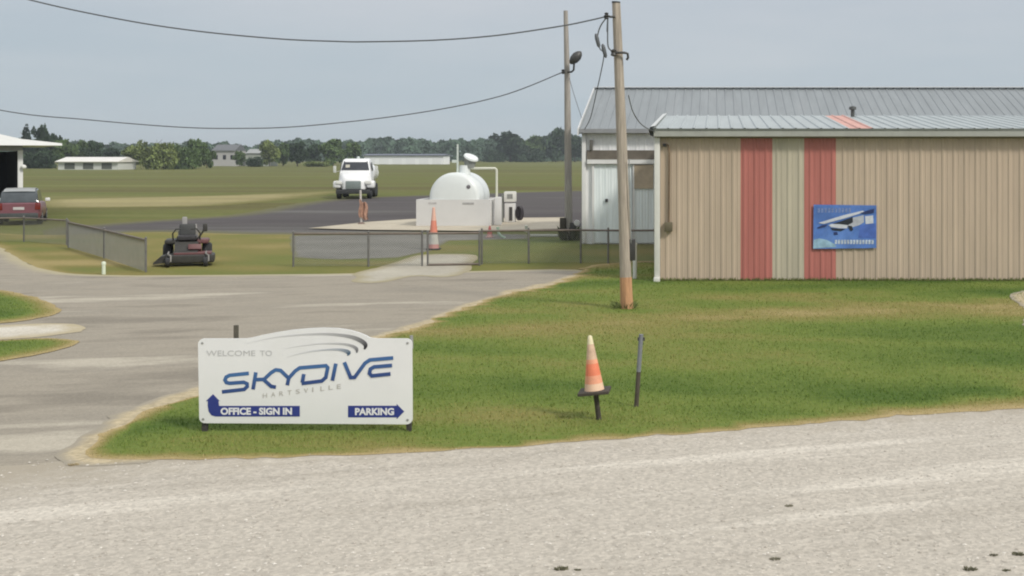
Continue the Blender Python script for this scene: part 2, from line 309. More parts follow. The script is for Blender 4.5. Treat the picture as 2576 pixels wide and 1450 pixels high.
# ------------------------------------------------------------------ grass blades (uncountable)
def attr_mat(name, ramp, rough=.8, trans=0):
    m = bpy.data.materials.new(name); m.use_nodes = True; nt = m.node_tree; b = nt.nodes['Principled BSDF']
    b.inputs['Roughness'].default_value = rough; b.inputs['Specular IOR Level'].default_value = .2
    a = N(nt, 'ShaderNodeAttribute', attribute_name='tint'); r = N(nt, 'ShaderNodeValToRGB'); e = r.color_ramp.elements
    while len(e) < len(ramp): e.new(.5)
    for el, (p, c) in zip(e, ramp): el.position = p; el.color = tuple(c)+(1,)
    nt.links.new(a.outputs['Fac'], r.inputs[0]); nt.links.new(r.outputs[0], b.inputs['Base Color'])
    return m
m_blade = attr_mat('grass blades', [(0, (.46, .36, .18)), (.3, (.285, .255, .085)), (.6, (.182, .240, .052)), (.95, (.085, .150, .026))])
def blades(objs, dens, hmin, hmax, name, wfac=1.0):
    V = []; T = []
    for o in objs:
        me = o.data; n = len(me.polygons)
        co = np.empty(len(me.vertices)*3); me.vertices.foreach_get('co', co); co = co.reshape(-1, 3)
        tr = np.array([p.vertices[:] for p in me.polygons if len(p.vertices) == 3])
        ti = np.empty(len(me.vertices)); me.attributes['tint'].data.foreach_get('value', ti)
        ed = np.empty(len(me.vertices)); me.attributes['edge'].data.foreach_get('value', ed)
        A, B, C = co[tr[:, 0]], co[tr[:, 1]], co[tr[:, 2]]
        ar = .5*np.abs((B-A)[:, 0]*(C-A)[:, 1]-(B-A)[:, 1]*(C-A)[:, 0]); cy = (A+B+C)[:, 1]/3; cx = (A+B+C)[:, 0]/3
        d = dens(cy)*((np.abs((VX-1288)+F*cx/cy*1.0) < 1420)|False)
        cnt = rng.poisson(ar*d); idx = np.repeat(np.arange(len(tr)), cnt); k = len(idx)
        u, v = rng.random(k), rng.random(k); sw = u+v > 1; u[sw] = 1-u[sw]; v[sw] = 1-v[sw]
        p = A[idx]+(B-A)[idx]*u[:, None]+(C-A)[idx]*v[:, None]
        t = ti[tr[idx, 0]]*(1-u-v)+ti[tr[idx, 1]]*u+ti[tr[idx, 2]]*v
        e = ed[tr[idx, 0]]*(1-u-v)+ed[tr[idx, 1]]*u+ed[tr[idx, 2]]*v
        h = rng.uniform(hmin, hmax, k)*np.clip(.45+e*1.2, .45, 1); wd = rng.uniform(.004, .009, k)*wfac*(.6+p[:, 1]/25)
        a = rng.uniform(0, 6.28, k); dx, dy = np.cos(a)*wd, np.sin(a)*wd*.5
        le = rng.normal(0, .55, (k, 2))*h[:, None]
        q = np.empty((k, 3, 3)); q[:, 0] = p; q[:, 1] = p; q[:, 2] = p
        q[:, 0, 0] -= dx; q[:, 0, 1] -= dy; q[:, 1, 0] += dx; q[:, 1, 1] += dy
        q[:, 2, 0] += le[:, 0]; q[:, 2, 1] += le[:, 1]; q[:, 2, 2] += h; q[:, :2, 2] -= .01
        V.append(q.reshape(-1, 3)); T.append(np.repeat((t+rng.normal(0, .09, k)).clip(0, 1), 3))
    V = np.concatenate(V); T = np.concatenate(T); n = len(V)//3
    me = bpy.data.meshes.new(name); me.vertices.add(len(V)); me.vertices.foreach_set('co', V.ravel())
    me.loops.add(len(V)); me.loops.foreach_set('vertex_index', np.arange(len(V))); me.polygons.add(n)
    me.polygons.foreach_set('loop_start', np.arange(0, len(V), 3)); me.update(); me.validate()
    me.attributes.new('tint', 'FLOAT', 'POINT').data.foreach_set('value', T.astype(np.float32)); me.materials.append(m_blade)
    o = bpy.data.objects.new(name, me); COL.objects.link(o)
    return tag(o, 'short mown grass covering the lawn and the grass islands', 'grass', kind='stuff')
blades([lawn, isl1, isl2], lambda y: np.clip(1000*(13/y)**1.6, 130, 1000), .014, .036, 'grass')

# loose stones on the gravel road (uncountable)
def stones():
    n = 14000
    y = 8.3/(1-rng.random(n)*.43); x = (rng.uniform(-40, 2620, n)-VX)*y/F
    # keep off the lawn
    py = HY+CH*F/y; px = VX+F*x/y
    lim = np.interp(px, [0, 235, 400, 650, 1000, 1300, 1600, 2000, 2300, 2576], [1175, 1150, 1160, 1152, 1143, 1124, 1103, 1070, 1044, 1029])
    k = py > lim+rng.normal(4, 7, n); x, y = x[k], y[k]; n = len(x)
    r = rng.gamma(2.6, .0030, n).clip(.003, .022)
    base = np.array([(1, 0, 0), (0, 1, 0), (-1, 0, 0), (0, -1, 0), (0, 0, 1), (0, 0, -1)], float)
    q = base[None]*rng.uniform(.6, 1.25, (n, 6, 1))*r[:, None, None]; q[:, :, 2] *= .4
    a = rng.uniform(0, 6.28, n); c, s = np.cos(a)[:, None], np.sin(a)[:, None]
    X = q[:, :, 0]*c-q[:, :, 1]*s; Yq = q[:, :, 0]*s+q[:, :, 1]*c
    V = np.stack([X+x[:, None], Yq+y[:, None], q[:, :, 2]+.0225+.1*r[:, None]], -1).reshape(-1, 3)
    fb = np.array([(0, 1, 4), (1, 2, 4), (2, 3, 4), (3, 0, 4), (1, 0, 5), (2, 1, 5), (3, 2, 5), (0, 3, 5)])
    fs = (fb[None]+np.arange(n)[:, None, None]*6).reshape(-1, 3)
    me = bpy.data.meshes.new('loose_gravel'); me.from_pydata(V.tolist(), [], fs.tolist()); me.update()
    me.attributes.new('tint', 'FLOAT', 'POINT').data.foreach_set('value', np.repeat(rng.random(n), 6).astype(np.float32))
    me.materials.append(attr_mat('stones', [(0, (.36, .325, .275)), (.5, (.49, .45, .39)), (1, (.66, .62, .55))], .9))
    o = bpy.data.objects.new('loose_gravel', me); COL.objects.link(o); tag(o, 'loose pale stones scattered over the gravel road', 'gravel', kind='stuff')
stones()

# ------------------------------------------------------------------ weeds on the gravel and tall tufts
m_weed = mat('weed', (.15, .145, .09), .9, var=.35, scale=40)
def tuft(name, loc, r, h, n, label, cat, m=None, group=None, wd=.008):
    mb = MB()
    for i in range(n):
        a, q = random.uniform(0, 6.28), r*random.random()**.6; x, y = q*math.cos(a)*1.5, q*math.sin(a)
        b = random.uniform(0, 6.28); hh = h*random.uniform(.4, 1.0); l = random.uniform(.2, .9)*hh
        dx, dy = math.cos(b)*wd, math.sin(b)*wd; ex, ey = x*1.25+math.cos(a+random.uniform(-.8, .8))*l*.6, y*1.25+math.sin(a)*l*.6
        mb.add([(x-dx, y-dy, -.01), (x+dx, y+dy, -.01), (x*.6+ex*.4+dx*.8, y*.6+ey*.4+dy*.8, hh*.7), (ex, ey, hh)], [(0, 1, 2), (0, 2, 3)])
    o = mb.build(name, m or m_weed, smooth=False, fixn=False); o.location = loc
    return tag(o, label, cat, group=group)
m_dimw = mat('dusty weed', (.25, .235, .17), .9, var=.3, scale=30)
m_straw = mat('straw', (.40, .33, .20), .9, var=.3, scale=30)
wl = [((1412, 1440), .05, 'dark weed clump on the gravel at the bottom edge, left of the other bottom clumps'), ((1453, 1442), .025, 'tiny weed speck just right of the leftmost bottom weed clump'),
      ((1950, 1415), .04, 'faint weed clump on the gravel midway along the bottom edge'), ((2440, 1441), .05, 'broad weed clump at the bottom edge near the right corner'),
      ((2532, 1444), .03, 'small weed clump at the bottom edge nearest the right corner'), ((2500, 1405), .03, 'small dark weed on gravel just above the corner clumps, left one'),
      ((2562, 1403), .045, 'flat dark weed at the right edge of the gravel near the bottom'), ((1985, 1280), .035, 'grey green weed in the middle of the gravel road on a pale wheel track'),
      ((186, 1176), .05, 'straw coloured weed tuft where the driveway meets the gravel road')]
for (p, r, lb) in wl:
    tuft('weed_clump', G(p[0], p[1])+Vector((0, 0, .022)), r*.6, r*.42, int(50+1000*r), lb, 'weed', group='weeds growing in the gravel', wd=.006, m=m_straw if 'straw' in lb else m_dimw if p[0] in (1950, 1985) else None)

# ------------------------------------------------------------------ common materials
m_whitep = mat('white paint', (.72, .72, .70), .45, var=.05, scale=2, dirt=.25, dirtc=(.45, .42, .36))
m_black = mat('black rubber', (.02, .02, .021), .7, var=.3)
m_dsteel = mat('dark steel', (.06, .058, .055), .5, metal=.3, var=.3)
m_galv = mat('galvanised steel', (.36, .36, .35), .45, metal=.5, var=.2, scale=8)
m_wood = mat('weathered pole wood', (.385, .33, .27), .85, var=.28, scale=5, stretch=(6, 6, .35), bump=.5, bscale=20, dirt=.5, dirtc=(.20, .17, .14))
m_wood2 = mat('grey pole wood', (.33, .30, .265), .85, var=.25, scale=5, stretch=(6, 6, .35), bump=.5, bscale=20)
m_cable = mat('cable', (.10, .107, .115), .6, var=.1)
m_orange = mat('faded orange plastic', (.72, .20, .10), .55, var=.12, scale=6, dirt=.5, dirtc=(.55, .36, .24))
m_cream = mat('dirty cream band', (.62, .50, .36), .6, var=.15, scale=8)

# ------------------------------------------------------------------ skydive sign
sg = G(772, 1086, .034); SY = sg.y; ss = SY/F
sign = empty('business_sign', sg, 'white sign board with an arched top, blue lettering and arrow banners, on two short posts', 'sign')
def SL(px, py, off=0.0): return ((px-772)*ss, -.03-off, (1086-py)*ss)
def c6(x, y): return (436.4+x*.2606, 772.1+y*.2606)
def c7(x, y): return (503.5+x*.2085, 846+y*.2085)
def arc(cx, cy, r, a0, a1, n=6): return [(cx+r*math.cos(R(a0+(a1-a0)*i/n)), cy+r*math.sin(R(a0+(a1-a0)*i/n))) for i in range(n+1)]
rr = 14
outline = arc(501+rr, 851+rr, rr, 180, 270)+[(600, 851), (622, 850.6), c6(760, 294), c6(850, 272), c6(1000, 243), c6(1150, 219), c6(1300, 205), c6(1450, 198), c6(1600, 203), c6(1700, 218), c6(1790, 242), c6(1860, 270), (932, 848.5), (945, 850.5)]+arc(1038-rr, 851+rr, rr, 270, 360)+arc(1039-rr, 1066-rr, rr, 0, 90)+arc(504+rr, 1063-rr, rr, 90, 180)
m_panel = mat('sign panel white', (.74, .74, .725), .35, var=.035, scale=1.5, dirt=.45, dirtc=(.52, .51, .46))
MB().prism([((x-772)*ss, (1086-y)*ss) for x, y in outline], -.03, -.005).build('panel', m_panel, sign)
m_post = mat('sign post', (.05, .045, .04), .7, var=.3, scale=10)
for px in (514, 1028):
    MB().box(((px-772)*ss, .02, .42), (.05, .05, .94)).build('post', m_post, sign)
MB().cyl(((1034-772)*ss, .02, .89), ((1034-772)*ss, .02, 1.03), .02, .018, 10).build('post_cap', m_galv, sign)
for px, py in ((512, 862), (1027, 862), (514, 1053), (1027, 1055)): q = SL(px, py); MB().lathe([(.014, 0), (.013, -.005), (.004, -.007)], (q[0], -.03, q[2]), 'Y', 10).build('bolt', m_galv, sign)
m_grad = bpy.data.materials.new('printed gradient'); m_grad.use_nodes = True
_a = N(m_grad.node_tree, 'ShaderNodeVertexColor', layer_name='Col'); m_grad.node_tree.links.new(_a.outputs[0], m_grad.node_tree.nodes['Principled BSDF'].inputs['Base Color'])
m_grad.node_tree.nodes['Principled BSDF'].inputs['Roughness'].default_value = .4
def stroke_mesh(paths, conv, name, parent, m, off0=.003, cols=None, caps=False):
    mb = MB(); cl = []
    for k, (pts, wd) in enumerate(paths):
        pp = [Vector(conv(*p)) for p in pts]; ws = wd if isinstance(wd, (list, tuple)) else [wd]*len(pp)
        fine = []; 
        for i, p in enumerate(pp): fine.append((p, ws[i]))
        vs = []
        for i, (p, wv) in enumerate(fine):
            t0 = (fine[i][0]-fine[i-1][0]).normalized() if i else None; t1 = (fine[i+1][0]-fine[i][0]).normalized() if i < len(fine)-1 else None
            t = ((t0 or t1)+(t1 or t0)).normalized(); nrm = Vector((-t.y, t.x)); ct = max(.55, abs(t.dot(t1 or t0)))
            for sgn in (1, -1):
                q = p+nrm*sgn*wv/2/ct; vs.append(SL(q.x, q.y, off0+k*.0005))
            if cols: cl += [cols[k][i]]*2
        mb.add(vs, [(2*i, 2*i+1, 2*i+3, 2*i+2) for i in range(len(fine)-1)])
    o = mb.build(name, m, parent, smooth=False, fixn=False)
    if cols:
        ca = o.data.color_attributes.new('Col', 'FLOAT_COLOR', 'POINT')
        for i, c in enumerate(cl): ca.data[i].color = tuple(c)+(1,)
    return o
def catm(pts, n=4):
    out = []
    for i in range(len(pts)-1):
        p0, p1, p2, p3 = [np.array(pts[min(max(j, 0), len(pts)-1)], float) for j in (i-1, i, i+1, i+2)]
        for k in range(n):
            t = k/n; out.append(tuple(.5*((2*p1)+(-p0+p2)*t+(2*p0-5*p1+4*p2-p3)*t*t+(-p0+3*p1-3*p2+p3)*t**3)))
    out.append(tuple(pts[-1])); return out
sw = [[(700, 352, 2), (800, 328, 4), (1000, 288, 8), (1250, 264, 14), (1500, 258, 22), (1700, 280, 32), (1810, 318, 42), (1862, 362, 40), (1850, 405, 14)],
      [(1080, 400, 2), (1200, 378, 4), (1400, 352, 9), (1600, 350, 16), (1720, 368, 24), (1775, 400, 32), (1778, 438, 12)],
      [(1100, 480, 2), (1200, 452, 6), (1350, 422, 10), (1530, 406, 16), (1640, 412, 26), (1700, 436, 40), (1688, 464, 8)]]
wh = (.71, .71, .70)
ends = [(.02, .02, .025), (.14, .14, .15), (.045, .10, .17)]
spaths, scols = [], []
for q, ec in zip(sw, ends):
    c = catm(q, 4); spaths.append(([(a, b) for a, b, _ in c], [max(.3, d*.2606) for *_, d in c]))
    n = len(c); scols.append([tuple(wh[j]+(ec[j]-wh[j])*min(1, (i/(n-1))**1.4*1.15) for j in range(3)) for i in range(n)])
stroke_mesh(spaths, c6, 'swoosh', sign, m_grad, cols=scols)
lw = 44*.2085
LET = [[(602, 440), (370, 464), (328, 486), (314, 520), (330, 550), (370, 560), (540, 548), (580, 566), (582, 600), (545, 634), (278, 664)],
       [(686, 428), (652, 634)], [(690, 516), (785, 512), (870, 432), (925, 398), (985, 406), (1082, 500), (1064, 584)], [(785, 520), (872, 598), (928, 606)],
       [(1078, 502), (1160, 412), (1215, 374), (1530, 348), (1552, 372), (1528, 490), (1480, 532), (1238, 562)], [(1264, 448), (1246, 552)],
       [(1650, 322), (1608, 528)], [(1752, 306), (1828, 490), (1876, 488), (2000, 318), (2060, 278), (2340, 254)], [(2326, 344), (2110, 362), (2066, 388), (2054, 440), (2082, 470), (2308, 446)]]
lcols = []
for q in LET:
    lcols.append([(lambda t: (.024+.03*t, .060+.10*t, .20+.15*t))(max(0, min(1, (640-y-(x-280)*.13)/260+.15))) for x, y in q])
stroke_mesh([(q, lw) for q in LET], c7, 'lettering', sign, m_grad, cols=lcols)
m_navy = mat('navy print', (.022, .038, .21), .4, var=.08)
def poly_print(pts, name, m, off=.003):
    vs = [SL(*c7(*p), off) for p in pts]
    return MB().add(vs, [tuple(range(len(vs)))]).build(name, m, sign, smooth=False, fixn=False)
poly_print([(84, 775), (170, 690), (252, 775), (236, 775), (244, 832), (1215, 832), (1215, 960), (200, 960), (150, 945), (118, 900), (106, 830), (108, 775)], 'arrow_banner', m_navy)
poly_print([(1795, 830), (2380, 830), (2380, 808), (2472, 900), (2380, 992), (2380, 970), (1795, 970)], 'arrow_banner', m_navy)
def text(s, x, y, wid, hgt, m, name, off, bold=.0, rot=0.0, spacing=1.0, conv=c7, pivot=None):
    cu = bpy.data.curves.new('t', 'FONT'); cu.body = s; cu.size = 1; cu.offset = bold; cu.space_character = spacing; cu.resolution_u = 3
    ob = bpy.data.objects.new('t', cu); COL.objects.link(ob); bpy.context.view_layer.update()
    me = bpy.data.meshes.new_from_object(ob.evaluated_get(bpy.context.evaluated_depsgraph_get())); bpy.data.objects.remove(ob)
    co = np.empty(len(me.vertices)*3); me.vertices.foreach_get('co', co); co = co.reshape(-1, 3); lo, hi = co.min(0), co.max(0)
    (x0, y0), (x1, y1) = conv(x, y), conv(x+wid, y+hgt)
    k = (co-lo)/(hi-lo+1e-9); X = (x0+(x1-x0)*k[:, 0]-772)*ss; Z = (1086-(y1+(y0-y1)*k[:, 1]))*ss
    if rot: Z = Z+(X-(conv(pivot, y)[0]-772)*ss)*math.tan(rot)
    me.vertices.foreach_set('co', np.stack([X, np.full(len(X), -.03-off), Z], 1).ravel()); me.update()
    me.materials.append(m); me.name = name; o = bpy.data.objects.new(name, me); COL.objects.link(o); o.parent = sign; return o
m_wprint = mat('white print', (.72, .72, .74), .4, var=.03); m_gprint = mat('pale grey print', (.50, .50, .49), .4, var=.03); m_tprint = mat('pale tan print', (.46, .44, .40), .4, var=.03)
text('OFFICE - SIGN IN', 262, 852, 860, 88, m_wprint, 'lettering', .006, bold=.045)
text('PARKING', 1880, 856, 470, 88, m_wprint, 'lettering', .006, bold=.045)
text('WELCOME', 90, 165, 590, 66, m_gprint, 'lettering', .004)
text('TO', 735, 165, 145, 66, m_gprint, 'lettering', .004)
for i, ch in enumerate('HARTSVILLE'): text(ch, 770+i*99, 684, 14 if ch == 'I' else 50, 54, m_tprint, 'letter', .004, rot=R(7), pivot=765)
# stub post behind the sign
b = G(594, 960)
o = MB().box((0, 0, .42), (.05, .05, .84)).build('marker_post', mat('old post', (.10, .09, .07), .8, var=.25)); o.location = P(594, 818, b.y)-Vector((0, 0, .84)); tag(o, 'short dark post standing behind the white sign, only its top showing', 'post')

# ------------------------------------------------------------------ cone on stake and thin stake
b = G(1508, 1056, .036); s1 = b.y/F
st = MB().cyl((0, 0, -.05), (-(1508-1497)*s1, 0, (1056-975)*s1), .030, .028, 12).build('wooden_stake', mat('dark stake', (.05, .042, .03), .8, var=.3, scale=12)); st.location = b
tag(st, 'short dark wooden stake holding up the faded orange cone on the lawn', 'stake')
tilt = math.atan2(12, 140)
def cone_thing(loc, h, r0, r1, base, name, label, bands, rot=(0, 0, 0), basem=None, group=None):
    root = empty(name, loc, label, 'traffic cone', group=group); root.rotation_euler = rot
    th = min(.045, base*.1); MB().bbox((0, 0, th/2), (base, base, th), th*.3).build('base', basem or m_black, root)
    z = th; n = len(bands); rad = lambda t: r0+(r1-r0)*t
    for i, (t0, t1, m) in enumerate(bands):
        MB().lathe([(rad(t0), z+h*t0), (rad((t0+t1)/2), z+h*(t0+t1)/2), (rad(t1), z+h*t1)]+([(rad(t1)*.6, z+h*t1+.012)] if t1 == 1 else []), n=24).build('cone_body' if i == 0 else 'cone_band', m, root)
    return root
m_tip = mat('bleached cone tip', (.66, .59, .38), .6, var=.12); m_pale = mat('sun bleached cone', (.72, .49, .33), .6, var=.15, scale=5, dirt=.4, dirtc=(.5, .4, .28))
m_salm = mat('salmon plastic', (.72, .32, .19), .6, var=.15, scale=8, dirt=.4, dirtc=(.6, .36, .22)); m_fadeband = mat('faded reflective band', (.56, .39, .265), .6, var=.25, scale=9)
cone_thing(P(1496, 988, b.y), 134*s1, 25*s1, 5.5*s1, 78*s1, 'traffic_cone', 'sun bleached orange traffic cone stuck on top of a short stake', [(0, .13, m_pale), (.13, .28, m_salm), (.28, .50, m_orange), (.50, .58, m_salm), (.58, .86, m_fadeband), (.86, 1, m_tip)], rot=(0, -tilt, 0), basem=mat('cone base', (.05, .04, .03), .8))
b = G(1600, 1023, .036); s1 = b.y/F
root = empty('thin_stake', b, 'thin metal stake with a pale grey top, standing on the lawn right of the cone', 'stake')
MB().cyl((0, 0, -.05), (7*s1, 0, 95*s1), .028, .026, 10).build('shaft', mat('rusted stake', (.075, .06, .045), .8, var=.3, scale=10), root)
MB().cyl((6.6*s1, 0, 88*s1), (13*s1, 0, 182*s1), .027, .027, 12).build('sleeve', mat('grey sleeve', (.19, .20, .215), .5, var=.2, scale=8), root)
MB().box((13*s1, 0, 170*s1), (.085, .02, .04)).build('bracket', m_dsteel, root)

# ------------------------------------------------------------------ utility poles and cables
b = G(1577, 776, .036); NY = b.y; s2 = NY/F
np_ = empty('utility_pole', b, 'nearer utility pole of brown weathered wood leaning slightly left in front of the hangars', 'utility pole')
def NL(px, py, y=0.0): q = P(px, py, NY)-b; return Vector((q.x, y, q.z))
path = [NL(1577, 780), NL(1574, 700), NL(1570, 540), NL(1563, 330), NL(1556, 150), NL(1550, 6)]
MB().tube(path, [16*s2, 14.6*s2, 14*s2, 13*s2, 11.5*s2, 10.3*s2], 18).build('pole', m_wood, np_)
MB().tube([NL(1577, 777), NL(1575.5, 738), NL(1574.3, 697)], [16.6*s2, 15.6*s2, 15.1*s2], 18).build('pole_foot', mat('stained pole foot', (.46, .25, .13), .8, var=.35, scale=4, stretch=(5, 5, .6), bump=.4), np_)
MB().cyl(NL(1549.8, 4), NL(1549.6, 8), 10.9*s2, 10.9*s2, 14).build('pole_cap', m_dsteel, np_)
br = MB().tube([NL(1548, 44, -.1), NL(1536, 44, -.12), NL(1531, 42, -.12)], .022, 8); br.build('bracket', m_dsteel, np_)
MB().lathe([(.02, -.06), (.05, -.05), (.03, -.02), (.055, 0), (.03, .03), (.045, .05), (.015, .07)], NL(1527, 42, -.12), n=14).build('insulator', m_dsteel, np_)
MB().tube([NL(1542, 134, -.14), NL(1556, 134, -.15), NL(1572, 134, -.14), NL(1580, 136, -.12), NL(1581, 146, -.1), NL(1577, 152, -.1)], .024, 8).build('bracket', m_dsteel, np_)
MB().lathe([(.02, -.07), (.06, -.05), (.045, 0), (.06, .04), (.02, .07)], NL(1545, 134, -.13), n=14).build('insulator', m_dsteel, np_)
MB().bbox(NL(1590, 628), (.13, .12, .42), .015).build('meter_box', m_dsteel, np_)
MB().tube([NL(1581, 400, -.02)+Vector((.02, -.1, 0)), NL(1585, 520, -.1), NL(1588, 612, -.05)], .012, 6).build('conduit', m_galv, np_)
b2 = G(1431, 604); FY = b2.y; s3 = FY/F
fp = empty('utility_pole', b2, 'farther, thinner grey utility pole with a lamp arm, left of the white hangar', 'utility pole')
def FL(px, py, y=0.0): q = P(px, py, FY)-b2; return Vector((q.x, y, q.z))
MB().tube([FL(1431, 606), FL(1429, 400), FL(1427, 200), FL(1423, 27)], [10*s3, 9*s3, 7.5*s3, 5.4*s3], 14).build('pole', m_wood2, fp)
MB().tube([FL(1430, 182, -.1), FL(1440, 182, -.25), FL(1446, 178, -.35), FL(1448, 160, -.45)], .035, 8).build('lamp_arm', m_dsteel, fp)
mb = MB(); prof = [(.03, -.32), (.10, -.26), (.17, -.12), (.18, .06), (.12, .2), (.05, .27), (.01, .29)]
mb.lathe(prof, (0, 0, 0), n=16); M = Matrix.Translation(FL(1453, 147, -.5)) @ Matrix.Rotation(R(42), 4, 'Y'); mb.v = [tuple(M @ (Vector(v)*.95)) for v in mb.v]
mb.build('lamp_head', m_dsteel, fp)
MB().lathe([(.03, -.08), (.06, -.04), (.04, .02), (.06, .06), (.02, .09)], FL(1417, 181, -.1), n=12).build('insulator', m_dsteel, fp)
MB().bbox(FL(1417, 572, -.15), (.20, .15, .7), .02).build('meter_box', mat('brown box', (.05, .042, .03), .7, var=.2), fp)
MB().bbox(FL(1443, 582, -.12), (.22, .16, .62), .02).build('meter_box', m_dsteel, fp)
MB().lathe([(.02, -.06), (.10, -.05), (.11, 0), (.09, .06), (.02, .08)], FL(1453, 560, -.2), 'Y', 14).build('meter', mat('meter glass', (.6, .58, .55), .3), fp)
tuft('weed_tuft', b2+Vector((.05, -.15, 0)), .22, .55, 160, 'dark green weeds around the foot of the farther utility pole', 'weed', mat('dark weeds', (.03, .045, .014), .9, var=.3, scale=9), wd=.012)
tuft('weed_tuft', b+Vector((-.05, -.02, .03)), .16, .12, 120, 'rough grass around the foot of the nearer utility pole', 'grass tuft', mat('rough grass', (.13, .16, .045), .9, var=.3, scale=9), wd=.008)

def cable(pts, Y0, Y1, r, label, n=90):
    pts = sorted(pts) if pts[0][0] < pts[-1][0] else pts
    c = catm(pts, 10); m_ = len(c)
    path = [P(x, y, Y0+(Y1-Y0)*i/(m_-1)) for i, (x, y) in enumerate(c)]
    o = MB().tube(path, r, 6).build('overhead_cable', m_cable); return tag(o, label, 'cable', group='overhead cables')
k = 1.46e-4
cable([(x, 105-1.46e-4*(x-925)**2) for x in (-900, -500, -200, 71, 300, 492, 700, 850)]+[(925, 105), (1094, 101), (1250, 89), (1409, 66), (1480, 52), (1527, 41)], NY-.12, NY-.12, .014, 'thick black overhead cable, the upper one, sagging to the nearer utility pole')
cable([(-900, 60), (-400, 190), (0, 277), (219, 301), (438, 319), (590, 323), (766, 317), (1039, 286), (1258, 242), (1417, 181)], FY-.1, FY-.1, .019, 'lower black overhead cable, sagging to the farther utility pole')
cable([(1527, 43), (1514, 60), (1506, 78), (1503, 100), (1509, 122), (1519, 138), (1510, 190), (1502, 225), (1494, 262), (1484, 300), (1470, 326)], NY-.1, 41.4, .014, 'thin service cable hanging from the nearer pole down to the white hangar roof corner')
cable([(1529, 46), (1527, 80), (1529, 110), (1536, 126), (1545, 133)], NY-.12, NY-.13, .014, 'short drooping cable loop on the left of the nearer pole top')
cable([(1581, 240), (1590, 275), (1603, 300), (1620, 318), (1648, 332)], NY, 29.1, .011, 'thin cable running from the nearer pole to the beige hangar eave')
cable([(1432, 196), (1441, 228), (1451, 260), (1463, 296)], FY-.05, 41.7, .012, 'thin cable running from the farther pole to the white hangar corner')
for (px, py, lb) in ((1503, 102, 'dark cable splice, the upper one of two hanging left of the nearer pole top'), (1520, 128, 'dark cable splice, the lower one of two hanging left of the nearer pole top')):
    o = MB().lathe([(.012, -.14), (.035, -.10), (.04, .05), (.03, .11), (.012, .14)], n=12).build('cable_splice', m_cable); o.location = P(px, py, NY-.1+ (16.8 if 0 else .0)); o.rotation_euler = (0, R(-14), 0); tag(o, lb, 'splice')

# ------------------------------------------------------------------ beige hangar
HYd = 29.3; s4 = HYd/F
bh = empty('metal_hangar', P(1650, 711, HYd)*1, 'low beige ribbed metal hangar with two red stripes and a pale metal roof', 'hangar'); bh.location.z = 0
X0 = bh.location.x
def HL(px, py, y=0.0): q = P(px, py, HYd); return Vector((q.x-X0, y, q.z))
WR = (2790-1650)*s4; ZT = HL(0, 338).z; DEP = 13.0
def ribbed(x0, x1, z0, z1, pitch=.262, d=.015, y=0.0):
    mb = MB(); x = x0; pts = []
    k0 = math.ceil((x0-.001)/pitch)
    pts.append((x0, y))
    k = k0
    while k*pitch < x1:
        c = k*pitch
        for dx, dy in ((-.045, 0), (-.022, -d), (.022, -d), (.045, 0), (.10, 0), (.109, -.006), (.121, -.006), (.13, 0)):
            if x0 < c+dx < x1: pts.append((c+dx, y+dy))
        k += 1
    pts.append((x1, y))
    n = len(pts); vs = [(a, b_, z) for z in (z0, z1) for a, b_ in pts]
    return mb.add(vs, [(i, i+1, n+i+1, n+i) for i in range(n-1)])
def sheetmetal(name, c, **k): return mat(name, c, .5, metal=0, var=.10, scale=1.6, stretch=(2, 2, .25), dirt=.35, dirtc=tuple(x*.72 for x in c), **k)
m_beige = sheetmetal('beige sheet metal', (.49, .388, .292)); m_red = sheetmetal('red sheet metal', (.44, .15, .125)); m_crm = sheetmetal('cream sheet metal', (.475, .425, .325))
sx = [0, (1863-1650)*s4, (1943-1650)*s4, (2023-1650)*s4, (2103-1650)*s4, WR]
for i, (nm, m) in enumerate((('wall', m_beige), ('stripe_panel', m_red), ('stripe_panel', m_crm), ('stripe_panel', m_red), ('wall', m_beige))):
    o = ribbed(sx[i], sx[i+1], .06, ZT).build(nm, m, bh, ang=20)
    if nm == 'stripe_panel': o['label'] = ('red wall stripe', 'cream wall stripe between the red ones', 'red wall stripe behind the blue banner')[i-1]
MB().box((.01, DEP/2+.02, ZT/2), (.02, DEP, ZT-.02)).box((WR-.01, DEP/2+.02, ZT/2), (.02, DEP, ZT-.02)).box((WR/2, DEP+.04, ZT/2), (WR, .02, ZT)).build('side_wall', m_beige, bh)
MB().box((WR/2, .06, .04), (WR-.05, .1, .09)).build('sill', mat('rust stained sill', (.22, .15, .10), .9, var=.3), bh)
RY = 6.6; ZR = P(0, 291, HYd+RY).z; ZE = HL(0, 325).z
def roofmesh(x0, x1, pitch=.3, r=.026, ya=-.25, yb=RY, za=ZE, zb=ZR):
    mb = MB(); pts = [(x0, 0)]; k = math.ceil(x0/pitch)
    while k*pitch < x1:
        c = k*pitch
        for dx, dz in ((-.04, 0), (-.018, r), (.018, r), (.04, 0)):
            if x0 < c+dx < x1: pts.append((c+dx, dz))
        k += 1
    pts.append((x1, 0)); n = len(pts)
    vs = [(a, y, z+d) for (y, z) in ((ya, za), (yb, zb)) for a, d in pts]
    return mb.add(vs, [(i, i+1, n+i+1, n+i) for i in range(n-1)])
m_roof = mat('pale green grey roof metal', (.40, .435, .425), .4, metal=.25, var=.08, scale=1.2, stretch=(3, .3, 1), dirt=.3, dirtc=(.34, .35, .33))
m_rred = mat('faded red roof sheet', (.58, .31, .25), .55, var=.12, scale=2)
rx0, rx1 = (2138-1650)*s4, (2198-1650)*s4
for x0, x1, nm, m in ((-.10, rx0, 'roof', m_roof), (rx0, rx1, 'roof_panel', m_rred), (rx1, WR+.1, 'roof', m_roof)):
    o = roofmesh(x0, x1).build(nm, m, bh, ang=20)
    if nm == 'roof_panel': o['label'] = 'faded red roof sheet'
